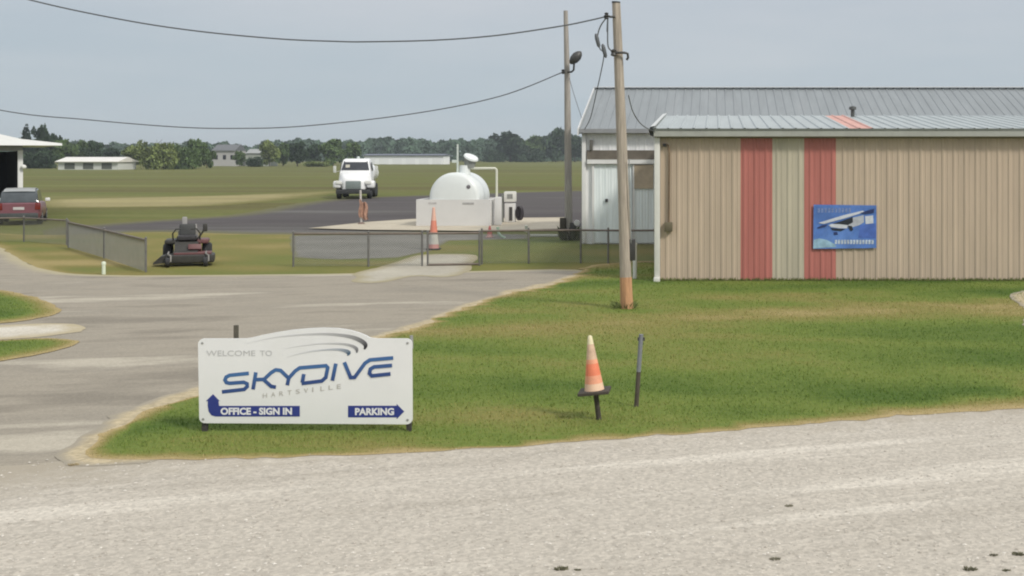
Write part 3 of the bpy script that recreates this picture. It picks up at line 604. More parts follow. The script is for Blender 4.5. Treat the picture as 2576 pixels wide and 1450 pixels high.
MB().add([(-.1, RY, ZR), (WR+.1, RY, ZR), (WR+.1, DEP+.3, ZE), (-.1, DEP+.3, ZE)], [(0, 1, 2, 3)]).add([(0, .03, ZT), (0, RY, ZR-.03), (0, DEP, ZT)], [(0, 1, 2)]).build('rear_roof', m_roof, bh)
# rolled verge trim at the left end
prof = [(-.02, -.20), (-.12, -.16), (-.14, -.04), (-.10, .05), (.02, .075)]
mb = MB(); vs = [(x-.02, y, z+dz) for (y, z) in ((-.3, ZE), (RY+.02, ZR)) for x, dz in prof]; n = len(prof)
mb.add(vs, [(i, i+1, n+i+1, n+i) for i in range(n-1)]); mb.build('verge_trim', mat('verge trim', (.60, .61, .58), .4, var=.05), bh)
gz = HL(0, 336).z
MB().prismx([(-.26, gz+.07), (-.26, gz-.07), (-.12, gz-.085), (-.10, gz+.07)], -.04, WR+.06).build('gutter', mat('gutter', (.36, .365, .33), .45, var=.06, dirt=.3), bh)
MB().prismx([(-.275, ZE+.012), (-.275, ZE-.03), (-.262, ZE-.03), (-.262, ZE+.012)], -.03, WR+.06).build('drip_edge', mat('drip edge', (.14, .15, .13), .5, var=.1), bh)
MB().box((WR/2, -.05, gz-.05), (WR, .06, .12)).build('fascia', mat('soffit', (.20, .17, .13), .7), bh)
m_pvc = mat('off white downspout', (.66, .65, .60), .4, var=.05)
MB().bbox((.035, -.075, (gz-.1)/2+.03), (.135, .11, gz-.14), .02).bbox((.03, -.12, .07), (.15, .22, .12), .02).build('downspout', m_pvc, bh)
MB().tube([HL(1676, 364, -.06), HL(1682, 366, -.07), HL(1684, 385, -.06), HL(1683, 560, -.06)], .022, 8).build('conduit', mat('rusty conduit', (.16, .11, .065), .7, var=.3), bh)
MB().bbox(HL(1682, 570, -.08), (.19, .12, .22), .02).build('junction_box', mat('olive box', (.12, .10, .06), .6, var=.3), bh)
MB().box(HL(1673, 365, -.04), (.10, .06, .07)).build('conduit_clamp', m_dsteel, bh)
vp = HL(2145, 325); vx = P(2145, 292, HYd+RY-.6).x-X0
MB().cyl((vx, RY-.6, ZR-.2), (vx, RY-.6, ZR+.16), .055, .055, 14).lathe([(.05, 0), (.11, .02), (.10, .09), (.03, .12)], (vx, RY-.6, ZR+.14), n=14).build('roof_vent', mat('dark vent', (.07, .075, .07), .5), bh)

# banner on the wall
bc = P(2125, 571.5, HYd); bn = empty('aircraft_banner', Vector((bc.x, HYd-.045, bc.z)), 'blue banner with a white high wing aeroplane, fixed on the beige hangar wall', 'banner')
def c4(x, y): return ((1947+x*.1389-2125)*s4, (571.5-470-y*.1389)*s4)
m_ban = mat('banner blue', (.085, .185, .50), .45, var=.35, scale=1.8, dirt=.5, dirtc=(.22, .36, .60))
mb = MB(); q = [c4(715, 320), c4(1850, 335), c4(1850, 1105), c4(705, 1120)]
mb.prism(q, -.012, 0).build('panel', m_ban, bn, smooth=False)
def bp_(pts, nm, m, k): 
    vs = [(c4(*p)[0], -.0125-.002*k, c4(*p)[1]) for p in pts]; return MB().add(vs, [tuple(range(len(vs)))]).build(nm, m, bn, smooth=False, fixn=False)
m_bw = mat('banner white', (.58, .60, .66), .45, var=.12, scale=9); m_bn = mat('banner navy', (.02, .035, .13), .45, var=.2); m_bk = mat('banner black', (.015, .02, .03), .45); m_bl = mat('banner pale blue', (.30, .47, .60), .45, var=.3, scale=5)
bp_([(715, 955), (820, 930), (960, 960), (1090, 1030), (1130, 1085), (708, 1112)], 'cloud', m_bl, 1)
bp_([(1560, 690), (1840, 660), (1840, 930), (1520, 920)], 'sky_patch', mat('banner deep blue', (.07, .14, .45), .45, var=.25, scale=4), 1)
m_bg = mat('banner grey white', (.43, .45, .50), .45, var=.15, scale=9)
bp_([(800, 652), (860, 632), (1250, 512), (1600, 428), (1640, 452), (1300, 560), (900, 668)], 'aircraft_wing', m_bw, 5)
bp_([(1560, 470), (1690, 425), (1810, 395), (1800, 470), (1640, 492)], 'wing_tip', m_bn, 6)
bp_([(985, 690), (1040, 668), (1180, 672), (1300, 660), (1330, 700), (1320, 748), (1180, 748), (1030, 725)], 'aircraft_nose', m_bw, 3)
bp_([(1050, 668), (1230, 612), (1420, 540), (1425, 640), (1330, 690), (1180, 672)], 'windscreen', m_bk, 4)
bp_([(1400, 560), (1620, 510), (1625, 640), (1540, 690), (1430, 725), (1340, 735), (1320, 690)], 'aircraft_body', m_bg, 2)
bp_([(1645, 530), (1790, 515), (1795, 655), (1655, 672)], 'aircraft_fin', m_bw, 3)
bp_([(1010, 740), (1180, 756), (1290, 762), (1210, 798), (1060, 785)], 'belly_shadow', m_bk, 5)  # shadow under the aircraft belly, drawn as part of the print
bp_([(1330, 700), (1405, 705), (1430, 775), (1385, 800)], 'landing_gear', m_bk, 6)
bp_([(1075, 815), (1140, 815), (1155, 862), (1085, 868)], 'landing_gear', m_bn, 6)
bp_([(775, 738), (860, 692), (970, 678), (935, 716), (800, 752)], 'tail_plane', m_bn, 6)
m_smear = mat('banner blurred print', (.50, .57, .70), .45, var=.5, scale=30)
mb = MB()
for i in range(13): mb.add([(c4(*p)[0], -.0165, c4(*p)[1]) for p in ((1100+i*55, 958), (1138+i*55, 955), (1138+i*55, 1030), (1100+i*55, 1034))], [(0, 1, 2, 3)])
mb.build('blurred_print', m_smear, bn, smooth=False, fixn=False)
mb = MB()
for i in range(10): mb.add([(c4(*p)[0], -.0165, c4(*p)[1]) for p in ((790+i*62, 385), (830+i*62, 380), (830+i*62, 460), (790+i*62, 466))], [(0, 1, 2, 3)])
mb.build('blurred_print', mat('banner dim print', (.17, .24, .47), .45, var=.4, scale=30), bn, smooth=False, fixn=False)
tuft_m = mat('wall foot grass', (.17, .19, .06), .9, var=.35, scale=6)
mb = MB()
for i in range(1500):
    x = random.uniform(0, WR); hh = random.uniform(.02, .09); l = random.uniform(-.05, .05); y = -random.uniform(.02, .22)
    mb.add([(x-.012, y, 0), (x+.012, y, 0), (x+l, y-random.uniform(0, .05), hh)], [(0, 1, 2)])
o = mb.build('tall_grass', tuft_m, smooth=False, fixn=False); o.location = (X0, HYd, .06); tag(o, 'taller uncut grass along the foot of the beige hangar wall', 'grass', kind='stuff')

# ------------------------------------------------------------------ white hangar
WYd = 41.8; s5 = WYd/F
wh_ = empty('white_hangar', Vector((P(1465, 600, WYd).x, WYd, 0)), 'tall white hangar with a grey ribbed gable roof, behind the beige hangar', 'hangar'); XW = wh_.location.x
def WL(px, py, y=0.0): q = P(px, py, WYd); return Vector((q.x-XW, y, q.z))
m_wht = sheetmetal('white sheet metal', (.83, .84, .835)); m_wht2 = sheetmetal('blue white sheet metal', (.80, .87, .87))
ww = (2950-1465)*s5; zt = WL(0, 332).z; D2 = 10.6
ribbed(0, ww, .02, zt, pitch=.305, d=.012).build('wall', m_wht, wh_, ang=20)
MB().box((.0, D2/2+.02, zt/2), (.02, D2, zt)).add([(0, .03, zt), (0, 5.3, 5.5), (0, D2, zt)], [(0, 1, 2)]).box((ww, D2/2, zt/2), (.02, D2, zt)).box((ww/2, D2, zt/2), (ww, .02, zt)).build('side_wall', m_wht, wh_)
ry = 5.2; zr = P(0, 222, WYd+ry).z; ze = WL(0, 326).z
m_roof2 = mat('grey roof metal', (.235, .255, .26), .45, metal=.2, var=.1, scale=1.0, stretch=(3, .3, 1), dirt=.35, dirtc=(.36, .37, .37))
roofmesh(-.08, ww+.1, pitch=.305, r=.022, ya=-.3, yb=ry, za=ze, zb=zr).build('roof', m_roof2, wh_, ang=20)
MB().add([(-.08, ry, zr), (ww, ry, zr), (ww, D2+.3, ze), (-.08, D2+.3, ze)], [(0, 1, 2, 3)]).build('rear_roof', m_roof2, wh_)
MB().prismx([(ry-.2, zr+.02), (ry, zr+.07), (ry+.2, zr+.02), (ry, zr+.01)], -.1, ww).build('ridge_cap', mat('ridge cap', (.40, .42, .42), .4, var=.05), wh_)
MB().prismx([(-.33, ze+.02), (-.33, ze-.12), (-.18, ze-.14), (-.02, ze-.14), (-.02, ze+.02)], -.1, ww).build('gutter', mat('grey gutter', (.26, .265, .27), .5, var=.08), wh_)
mb = MB(); vs = [(x, y, z+dz) for (y, z) in ((-.34, ze), (ry, zr)) for x, dz in ((-.085, .06), (-.13, .04), (-.13, -.2), (-.09, -.2))]
mb.add(vs, [(i, (i+1) % 4, 4+(i+1) % 4, 4+i) for i in range(4)]+[(0, 1, 2, 3), (4, 5, 6, 7)]); mb.build('barge_board', m_whitep, wh_)
MB().bbox((.06, -.05, zt/2), (.14, .08, zt-.1), .015).build('corner_trim', m_whitep, wh_)
def WB(px0, px1, py0, py1, y, d): a, c = WL(px0, py0), WL(px1, py1); return ((a.x+c.x)/2, y-d/2, (a.z+c.z)/2), (abs(c.x-a.x), d, abs(a.z-c.z))
MB().box(*WB(1477, 1760, 378, 401, -.02, .10)).build('door_track', mat('brown track', (.145, .125, .10), .6, var=.25, scale=3), wh_)
MB().box(*WB(1478, 1760, 401.5, 412, -.025, .14)).build('door_head', m_whitep, wh_)
MB().bbox(*WB(1484, 1492, 352, 378, -.025, .14), .02).build('wall_lamp', mat('lamp metal', (.12, .115, .10), .5), wh_)
for a, c in ((1490, 1590), (1592, 1690)):
    p0, p1 = WL(a, 413), WL(c, 612)
    d = ribbed(p0.x, p1.x, .06, p0.z, pitch=.2, d=.010, y=-.05).build('sliding_door', m_wht2, wh_, ang=20)
    MB().box(*WB(a, a+5, 413, 612, -.072, .03)).build('door_frame', m_whitep, d)
    if a > 1550:
        MB().box(*WB(a+4, a+52, 414, 474, -.08, .03)).build('window', mat('dusty brown glass', (.42, .345, .25), .35, var=.25, scale=2), d)
    else:
        MB().bbox(*WB(1523, 1530, 500, 508, -.075, .05), .01).build('door_handle', m_dsteel, d)
# ------------------------------------------------------------------ white pvc marker and left marker
b = G(1597, 705); s6 = b.y/F
o = MB().cyl((0, 0, 0), (0, 0, 92*s6), 5.2*s6, 5.2*s6, 14).lathe([(5.9*s6, 88*s6), (5.9*s6, 92*s6), (4*s6, 94*s6), (.5*s6, 95*s6)], n=14).build('pipe_marker', m_pvc); o.location = b; tag(o, 'white plastic pipe standing just right of the nearer utility pole foot', 'pipe')
b = G(261, 691); s6 = b.y/F
o = MB().cyl((0, 0, 0), (0, 0, 30*s6), 4.6*s6, 4.4*s6, 14).lathe([(5.2*s6, 25*s6), (5.4*s6, 30*s6), (3.8*s6, 32.5*s6), (.5*s6, 33.5*s6)], n=14).build('pipe_marker', mat('pale green white pipe', (.62, .68, .54), .5, var=.05)); o.location = b; tag(o, 'short pale pipe marker at the driveway edge below the chain link fence', 'pipe')

# ------------------------------------------------------------------ chain link fences
m_fence = mat('dull galvanised', (.17, .165, .155), .5, metal=.3, var=.2, scale=6); m_link = mat('link wire', (.22, .22, .19), .5, metal=.3, var=.1)
m_frail = mat('rusty rail', (.15, .12, .095), .6, var=.25, scale=3)
def fence(name, pts, h, label, cat='fence', gap=.065, postr=.027, wire=.0032, bigpost=True, rails=(1.0,), pm=None):
    A = Vector(pts[0]).to_2d(); root = empty(name, (A.x, A.y, 0), label, cat)
    loc = [Vector((p[0]-A.x, p[1]-A.y, 0)) for p in pts]
    for p in loc:
        MB().cyl(p, p+Vector((0, 0, h+.05)), postr, postr, 10).lathe([(postr*1.15, h+.04), (postr*1.15, h+.06), (.004, h+.085)], p, n=10).build('post', pm or m_fence, root)
    up = Vector((0, 0, 1)); mesh = MB()
    for a, c in zip(loc[:-1], loc[1:]):
        d = (c-a); ln = d.length; d.normalize()
        for rf in rails: MB().cyl(a+up*(h*rf), c+up*(h*rf), .028, .028, 8).build('rail', m_frail, root)
        k = -h
        while k < ln:
            for sgn in (1, -1):
                t0, t1 = max(0, -k), min(h, ln-k)
                if t1-t0 > .02:
                    z0, z1 = (t0, t1) if sgn > 0 else (h-t0, h-t1)
                    p0 = a+d*(k+t0)+up*(.03+z0*.97); p1 = a+d*(k+t1)+up*(.03+z1*.97)
                    mesh.cyl(p0, p1, wire, wire, 3, cap=False)
            k += gap
    mesh.build('chain_link', m_link, root, smooth=False, fixn=False)
    return root
fence('chain_link_fence', [G(-160, 612), G(-70, 611), G(60, 609), G(168, 618)], .84, 'low chain link fence beside the red car, at the left edge', wire=.0034)
fence('chain_link_fence', [G(172, 624), G(262, 651), G(367, 686)], .84, 'slanting grey chain link fence panel behind the pale pipe marker', wire=.0038, gap=.062)
fence('chain_link_fence', [G(738, 672), G(927, 672), G(1062, 671)], .90, 'chain link fence with a dark rail between the mower and the gate', wire=.004)
fence('chain_link_gate', [G(1076, 671), G(1206, 669)], .90, 'closed chain link gate at the end of the concrete walk', 'gate', wire=.003, rails=(1.0, .06))
fence('chain_link_fence', [G(1212, 666), G(1330, 664), G(1461, 663), G(1530, 664), G(1648, 664)], .93, 'chain link fence from the gate to the beige hangar corner', wire=.004)

# ------------------------------------------------------------------ white fuel tank
b = G(1141, 571); TY = b.y; s7 = TY/F
tk = empty('fuel_tank', Vector((b.x, b.y, .05)), 'white horizontal fuel tank in a square white containment box, on the concrete pad', 'fuel tank')
def TL(px, py, y=0.0): q = P(px, py, TY); return Vector((q.x-b.x, y, q.z-.05))
m_tank = mat('tank white', (.69, .72, .705), .4, var=.03, scale=1.5, dirt=.3, dirtc=(.58, .56, .52))
m_cont = mat('containment white', (.62, .61, .59), .6, var=.04, scale=1.2, dirt=.35, dirtc=(.56, .52, .45))
xL, xR, zb = TL(1047, 0).x, TL(1233, 0).x, TL(0, 502).z; dp = 2.75; t = .16
MB().box(((xL+xR)/2, t/2, zb/2), (xR-xL, t, zb)).box(((xL+xR)/2, dp-t/2, zb/2), (xR-xL, t, zb)).box((xL+t/2, dp/2, zb/2), (t, dp-2*t-.004, zb-.003)).box((xR-t/2, dp/2, zb/2), (t, dp-2*t-.004, zb-.003)).build('containment', m_cont, tk)
cxt, czt, rt = TL(1141, 0).x, TL(0, 497).z, 63*s7
MB().lathe([(.01, -.10), (rt*.5, -.085), (rt*.85, -.04), (rt*.97, .02), (rt, .09), (rt, 1.2), (rt, 2.42), (rt*.97, 2.5), (rt*.5, 2.6), (.01, 2.62)], (cxt, .12, czt), 'Y', 48).build('shell', m_tank, tk, ang=50)
MB().lathe([(.085, -.004), (.08, -.012), (.01, -.014)], (TL(1178, 470).x, .045, TL(0, 470).z), 'Y', 20).build('emblem', mat('dark round decal', (.16, .15, .16), .5, var=.3, scale=12), tk)
MB().box((TL(1178, 0).x, -.006, TL(0, 512).z), (.48, .012, .08)).build('name_plate', mat('grey plate', (.36, .35, .34), .5, var=.2, scale=6), tk)
MB().box((TL(1088, 0).x, -.006, TL(0, 511).z), (.34, .012, .07)).build('name_plate', mat('light grey plate', (.48, .46, .45), .5, var=.2, scale=6), tk)
topz = czt+rt
MB().cyl((TL(1158, 0).x, .9, topz-.15), (TL(1158, 0).x, .9, topz+.30), .25, .22, 20).build('manhole', m_tank, tk)
MB().cyl((TL(1141, 0).x, .8, topz-.05), (TL(1141, 0).x, .8, TL(0, 362).z), .045, .04, 10).box((TL(1135, 0).x, .8, topz+.47), (.26, .1, .12)).build('vent_pipe', mat('pale vent', (.55, .60, .55), .5), tk)
mb = MB().lathe([(.01, -.06), (.28, -.05), (.33, 0), (.30, .06), (.05, .10)], n=24); M = Matrix.Translation((TL(1174, 0).x, .9, topz+.62)) @ Matrix.Rotation(R(24), 4, 'Y') @ Matrix.Rotation(R(16), 4, 'X'); mb.v = [tuple(M @ Vector(v)) for v in mb.v]
mb.build('hatch_lid', m_tank, tk)
MB().cyl((TL(1170, 0).x, .95, topz+.2), (TL(1172, 0).x, .95, topz+.6), .22, .27, 16).build('hatch_neck', mat('grey hatch', (.22, .23, .21), .6, var=.2), tk)
m_pipe = mat('pale pipe', (.62, .62, .52), .45, var=.05)
zz = TL(0, 424).z
MB().tube([(TL(1168, 0).x, .9, zz), (TL(1236, 0).x, .9, zz), (TL(1239.5, 0).x, .9, zz-.06), (TL(1240, 0).x, .9, zz-.12), (TL(1240, 0).x, .9, .9)], .05, 10).build('fill_pipe', m_pipe, tk)
MB().bbox((TL(1245, 0).x+.05, .5, .60), (.27, .35, 1.2), .05).build('pump_cabinet', m_cont, tk)

# fuel dispenser
b = G(1280, 562); s8 = b.y/F
dn = empty('fuel_dispenser', Vector((b.x, b.y, .05)), 'white fuel dispenser with a coiled black hose, on the pad right of the tank', 'fuel dispenser')
def DL(px, py, y=0.0): q = P(px, py, b.y); return Vector((q.x-b.x, y, q.z-.05))
MB().bbox((0.03, .2, .42), (.44, .42, .84), .03).build('cabinet', m_cont, dn)
MB().bbox((0.03, .2, 1.13), (.5, .44, .46), .04).build('head', mat('dispenser head', (.66, .65, .60), .45, var=.06), dn)
MB().box((.05, -.027, 1.15), (.24, .02, .2)).build('display', mat('display grey', (.25, .25, .23), .3, var=.2), dn)
MB().box((.09, -.02, .38), (.14, .03, .6)).build('hose_recess', m_dsteel, dn)
MB().cyl((-.30, .1, 0), (-.30, .1, 1.25), .055, .055, 10).build('bollard', mat('grey bollard', (.20, .21, .19), .5, var=.2), dn)
mb = MB()
for k in range(4): mb.tube([(.42+.02*k+.12*math.sin(a), .1+.06*k, .40+.30*math.cos(a)) for a in [i*2*math.pi/20 for i in range(21)]], .03, 6)
mb.bbox((.42, .25, .40), (.16, .2, .44), .05); mb.build('hose_reel', mat('black hose', (.03, .025, .03), .6, var=.3), dn)

# cones and flags behind the fence
m_org2 = mat('bright orange', (.66, .23, .16), .5, var=.08, scale=6)
cb = G(1091, 629); s9 = cb.y/F; hh = 111*s9
cone_thing(Vector((cb.x, cb.y, .02)), hh*.92, 13.5*s9, 3.2*s9, 32*s9, 'delineator_cone', 'tall slim orange traffic cone with a grey white band, behind the gate', [(0, .10, mat('dusty orange foot', (.50, .24, .22), .6, var=.2)), (.10, .36, mat('grey white band', (.52, .51, .47), .6, var=.1)), (.36, .68, m_org2), (.68, 1, mat('pale orange top', (.70, .42, .33), .6, var=.15))])
cb = G(1232, 599); s9 = cb.y/F
cone_thing(Vector((cb.x, cb.y, .02)), 27*s9, 8*s9, 2*s9, 20*s9, 'small_cone', 'small red cone standing behind the fence below the tank corner', [(0, .25, mat('pinkish foot', (.55, .32, .30), .6)), (.25, 1, mat('dull red plastic', (.42, .10, .09), .55, var=.1))], basem=mat('pink grey base', (.42, .30, .28), .7))
b = G(1263, 600); s9 = b.y/F
o = MB().tube([Vector(((x-1263)*s9, 0, (600-y)*s9)) for x, y in ((1252, 571), (1253, 580), (1255, 588), (1261, 594), (1271, 599.5))], .055, 8).build('bent_pipe', mat('pale green pipe', (.42, .55, .42), .5, var=.08)); o.location = b; tag(o, 'pale green bent pipe sticking up behind the fence, right of the red cone', 'pipe')
b = G(1368, 597); s9 = b.y/F
o = MB().cyl((-34*s9, 0, .06), (36*s9, 0, .06), .055, .055, 8).build('ground_pipe', mat('pale ground pipe', (.50, .50, .45), .6, var=.1)); o.location = b; tag(o, 'pale pipe lying along the grass behind the fence, left of the farther pole', 'pipe')
b = G(1324, 584); s9 = b.y/F
o = MB().cyl((0, 0, 0), (0, 0, .24), .06, .055, 10).lathe([(.07, .2), (.07, .25), (.01, .28)], n=10).build('pipe_stub', m_pipe); o.location = b; tag(o, 'small cream pipe stub at the front edge of the concrete pad', 'pipe')
# flag post
b = G(909, 566); s9 = b.y/F
fl = empty('flag_post', Vector((b.x, b.y, .03)), 'short pale post with a limp faded orange flag, left of the fuel tank', 'marker post')
MB().cyl((0, 0, 0), (-.04, 0, 1.48), .05, .045, 10).build('post', mat('pale post', (.46, .43, .40), .6, var=.15), fl)
MB().lathe([(.16, 0), (.15, .05), (.06, .09)], n=14).build('foot', mat('brown foot', (.16, .11, .09), .7), fl)
mb = MB(); nx, nz = 16, 10; vs = []
for j in range(nz+1):
    for i in range(nx+1):
        u, v = i/nx, j/nz; vs.append((-.08+.42*u*(.75+.25*v)+.03*math.sin(v*7), .07*math.sin(u*14+v*2)*u-.07, 1.05-.78*v-.16*u*u+.05*math.sin(u*9)))
mb.add(vs, [(j*(nx+1)+i, j*(nx+1)+i+1, (j+1)*(nx+1)+i+1, (j+1)*(nx+1)+i) for j in range(nz) for i in range(nx)])
mb.build('flag', mat('faded orange cloth', (.33, .19, .135), .9, var=.4, scale=5, dirt=.6, dirtc=(.40, .32, .27)), fl, fixn=False)

# ------------------------------------------------------------------ fuel truck
b = G(893, 501); s10 = b.y/F
tr = empty('fuel_truck', Vector((b.x, b.y, 0)), 'white tanker truck facing the camera on the dark apron', 'truck', R(11))
def K(px, py, y=0.0): q = P(px, py, b.y); return Vector((q.x-b.x, y, q.z))
m_tw = mat('truck white', (.78, .78, .77), .3, var=.03, scale=2); m_gl = glassmat('windscreen glass', (.03, .032, .038))
m_grl = mat('grille grey green', (.24, .28, .265), .4, metal=.3, var=.25, scale=12, stretch=(1, 1, 4))
# hood and cab: lofted sections along y (half width, bottom, top)
def loft(mb, secs, c=0.0, r=.12):
    rings = []
    for (y, hw, z0, z1, hwt) in secs:
        rings.append([(c-hw, y, z0), (c-hw, y, z0+(z1-z0)*.55), (c-hwt, y, z1-r*.6), (c-hwt+r, y, z1), (c+hwt-r, y, z1), (c+hwt, y, z1-r*.6), (c+hw, y, z0+(z1-z0)*.55), (c+hw, y, z0)])
    n = 8; vs = [v for ring in rings for v in ring]
    fs = [(i*n+k, i*n+(k+1) % n, (i+1)*n+(k+1) % n, (i+1)*n+k) for i in range(len(rings)-1) for k in range(n)]+[tuple(range(n)), tuple(range(len(vs)-n, len(vs)))]
    return mb.add(vs, fs)
cz = K(893, 0)
xc = K(889, 0).x
loft(MB(), [(0, .62, .70, 1.28, .55), (.08, .70, .68, 1.42, .62), (.7, .95, .75, 1.68, .86), (1.35, 1.08, .8, 1.86, .98)], xc, .16).build('hood', m_tw, tr, ang=45)
loft(MB(), [(1.3, 1.10, .7, 1.88, 1.02), (1.42, 1.10, .7, 1.95, 1.02), (1.95, 1.10, .7, 2.72, .88), (2.3, 1.10, .7, 2.80, .90), (3.4, 1.10, .7, 2.80, .92)], xc, .16).build('cab', m_tw, tr, ang=45)
MB().add([(xc-.95, 1.415, 2.0), (xc+.95, 1.415, 2.0), (xc+.80, 1.885, 2.62), (xc-.80, 1.885, 2.62)], [(0, 1, 2, 3)]).build('windscreen', m_gl, tr, smooth=False, fixn=False)
MB().box((xc-.52, 1.55, 2.28), (.28, .04, .2)).build('sun_visor', mat('papers', (.6, .57, .48), .7), tr)
for sg_ in (-1, 1):
    MB().add([(xc+sg_*1.107, 2.0, 1.95), (xc+sg_*1.107, 3.0, 1.95), (xc+sg_*1.02, 2.9, 2.55), (xc+sg_*1.02, 2.2, 2.55)], [(0, 1, 2, 3)]).build('side_window', m_gl, tr, smooth=False, fixn=False)
    MB().bbox((xc+sg_*1.12, .75, 1.0), (.52, 1.25, .52), .16, seg=3).build('fender', m_tw, tr, ang=50)
    MB().bbox((xc+sg_*.98, .10, 1.16), (.42, .10, .24), .04).build('headlight', mat('headlight glass', (.75, .75, .70), .1, var=.05), tr)
    m = MB().bbox((xc+sg_*1.42, 1.7, 2.05), (.2, .1, .48), .03); m.tube([(xc+sg_*1.05, 1.75, 1.95), (xc+sg_*1.42, 1.72, 1.85), (xc+sg_*1.42, 1.72, 2.3)], .02, 6); m.build('mirror', mat('mirror shell', (.55, .56, .52), .4), tr)
    for yy in (.8, 4.6, 5.9):
        wq = MB().lathe([(.25, -.14), (.44, -.15), (.5, -.09), (.5, .09), (.44, .15), (.25, .14)], (xc+sg_*1.02, yy, .5), 'X', 24).build('wheel', m_black, tr)
        MB().lathe([(.02, -.10), (.22, -.12), (.245, -.10), (.245, .10), (.22, .12), (.02, .10)], (xc+sg_*1.03, yy, .5), 'X', 16).build('rim', m_galv, wq)
MB().bbox((xc, -.012, .98), (1.02, .08, .56), .03).build('grille', m_grl, tr)
MB().bbox((xc, -.12, .52), (2.3, .18, .30), .04).build('bumper', mat('dark bumper', (.035, .036, .036), .5, var=.2), tr)
MB().box((xc, 3.5, .58), (.9, 6.4, .22)).build('chassis', m_dsteel, tr)
MB().prism([(xc+1.18*math.cos(a)*(1 if abs(math.cos(a)) < .8 else .98), 1.72+.80*math.sin(a)) for a in [i*2*math.pi/28 for i in range(28)]], 3.55, 7.4).build('tank_body', mat('tanker white', (.72, .73, .71), .35, var=.05, scale=1), tr, ang=40)
MB().box((xc+.9, 4.9, .95), (.35, 1.0, .5)).build('side_locker', mat('grey locker', (.24, .25, .22), .5, var=.2), tr)
MB().lathe([(.10, 0), (.11, .08), (.07, .15), (.01, .17)], (xc+.1, 2.6, 2.795), n=14).build('roof_beacon', mat('beacon', (.55, .60, .56), .3), tr)

# ------------------------------------------------------------------ parked cars at the left
def car(name, loc, rz, label, paint, Wd=1.78, H=1.55):
    root = empty(name, loc, label, 'car', rz)
    hw = Wd/2; L_ = 4.4                                             # rear at y=0, front at y=L_
    mb = MB(); secs = [(0, hw*.86, .38, .92), (.10, hw*.95, .30, .99), (.5, hw, .26, 1.0), (2.2, hw, .26, .97), (3.2, hw, .26, .93), (4.0, hw*.95, .28, .80), (4.4, hw*.78, .36, .66)]
    rings = []
    for y, h_, z0, z1 in secs: rings.append([(-h_*.9, y, z0), (-h_, y, z0+.16), (-h_, y, z1-.22), (-h_*.94, y, z1-.03), (-h_*.85, y, z1), (h_*.85, y, z1), (h_*.94, y, z1-.03), (h_, y, z1-.22), (h_, y, z0+.16), (h_*.9, y, z0)])
    n = 10; vs = [v for r_ in rings for v in r_]
    mb.add(vs, [(i*n+k, i*n+(k+1) % n, (i+1)*n+(k+1) % n, (i+1)*n+k) for i in range(len(rings)-1) for k in range(n)]+[tuple(range(n)), tuple(range(len(vs)-n, len(vs)))])
    mb.build('body', paint, root, ang=40)
    cs = [(.06, hw*.86, .97, 1.0), (.35, hw*.80, .97, H-.13), (.6, hw*.76, .97, H-.03), (1.6, hw*.76, .97, H), (2.4, hw*.77, .97, H-.05), (3.2, hw*.84, .93, .96)]
    rings = [[(-h0*1.08 if i in (1, 2, 3, 4) else -h0, y, z0), (-h0, y, z1-.06), (-h0*.85, y, z1), (h0*.85, y, z1), (h0, y, z1-.06), (h0*1.08 if i in (1, 2, 3, 4) else h0, y, z0)] for i, (y, h0, z0, z1) in enumerate(cs)]
    n = 6; vs = [v for r_ in rings for v in r_]
    mb = MB().add(vs, [(i*n+k, i*n+(k+1) % n, (i+1)*n+(k+1) % n, (i+1)*n+k) for i in range(len(rings)-1) for k in range(n)]+[tuple(range(n)), tuple(range(len(vs)-n, len(vs)))])
    mb.build('cabin_glass', glassmat('car glass', (.05, .06, .065)), root, ang=40)
    rf = MB(); rs = [(.33, hw*.70, H-.125), (.6, hw*.68, H-.02), (1.6, hw*.68, H+.012), (2.4, hw*.68, H-.04)]
    vs = [(sx_*h0, y, z) for y, h0, z in rs for sx_ in (-1, -.5, .5, 1)]; vs = [(x, y, z+(.012 if i % 4 in (1, 2) else 0)) for i, (x, y, z) in enumerate(vs)]
    rf.add(vs, [(i*4+k, i*4+k+1, i*4+k+5, i*4+k+4) for i in range(3) for k in range(3)]); rf.build('roof', mat('roof paint', (.28, .29, .28), .3, var=.05), root, fixn=False)
    m_tl = mat('tail light red', (.16, .02, .015), .2, var=.1); m_blk = mat('lower bumper', (.05, .055, .055), .6, var=.15)
    for sg_ in (-1, 1):
        MB().bbox((sg_*hw*.84, .035, .80), (.22, .12, .30), .03).build('tail_light', m_tl, root)
        MB().bbox((sg_*(hw+.09), 2.55, 1.02), (.20, .10, .15), .04).build('mirror', m_whitep, root)
        for yy in (.75, 3.5):
            wq = MB().lathe([(.18, -.10), (.29, -.105), (.32, -.06), (.32, .06), (.29, .105), (.18, .10)], (sg_*(hw-.10), yy, .32), 'X', 24).build('wheel', m_black, root)
            MB().lathe([(.02, -.09), (.17, -.10), (.185, -.09), (.185, .09), (.17, .10), (.02, .09)], (sg_*(hw-.095), yy, .32), 'X', 16).build('rim', m_galv, wq)
    MB().bbox((0, .0, .40), (Wd*.86, .14, .24), .05).build('bumper', m_blk, root)
    MB().box((0, -.01, .72), (.42, .02, .12)).build('number_plate', mat('plate', (.5, .47, .46), .4), root)
    return root
m_carred = mat('faded red paint', (.18, .070, .085), .3, var=.1, scale=2)
cb = G(47, 567)
car('parked_car', Vector((cb.x, cb.y, .01)), R(25), 'red car parked beyond the low chain link fence, seen from behind', m_carred, 1.72, 1.56)

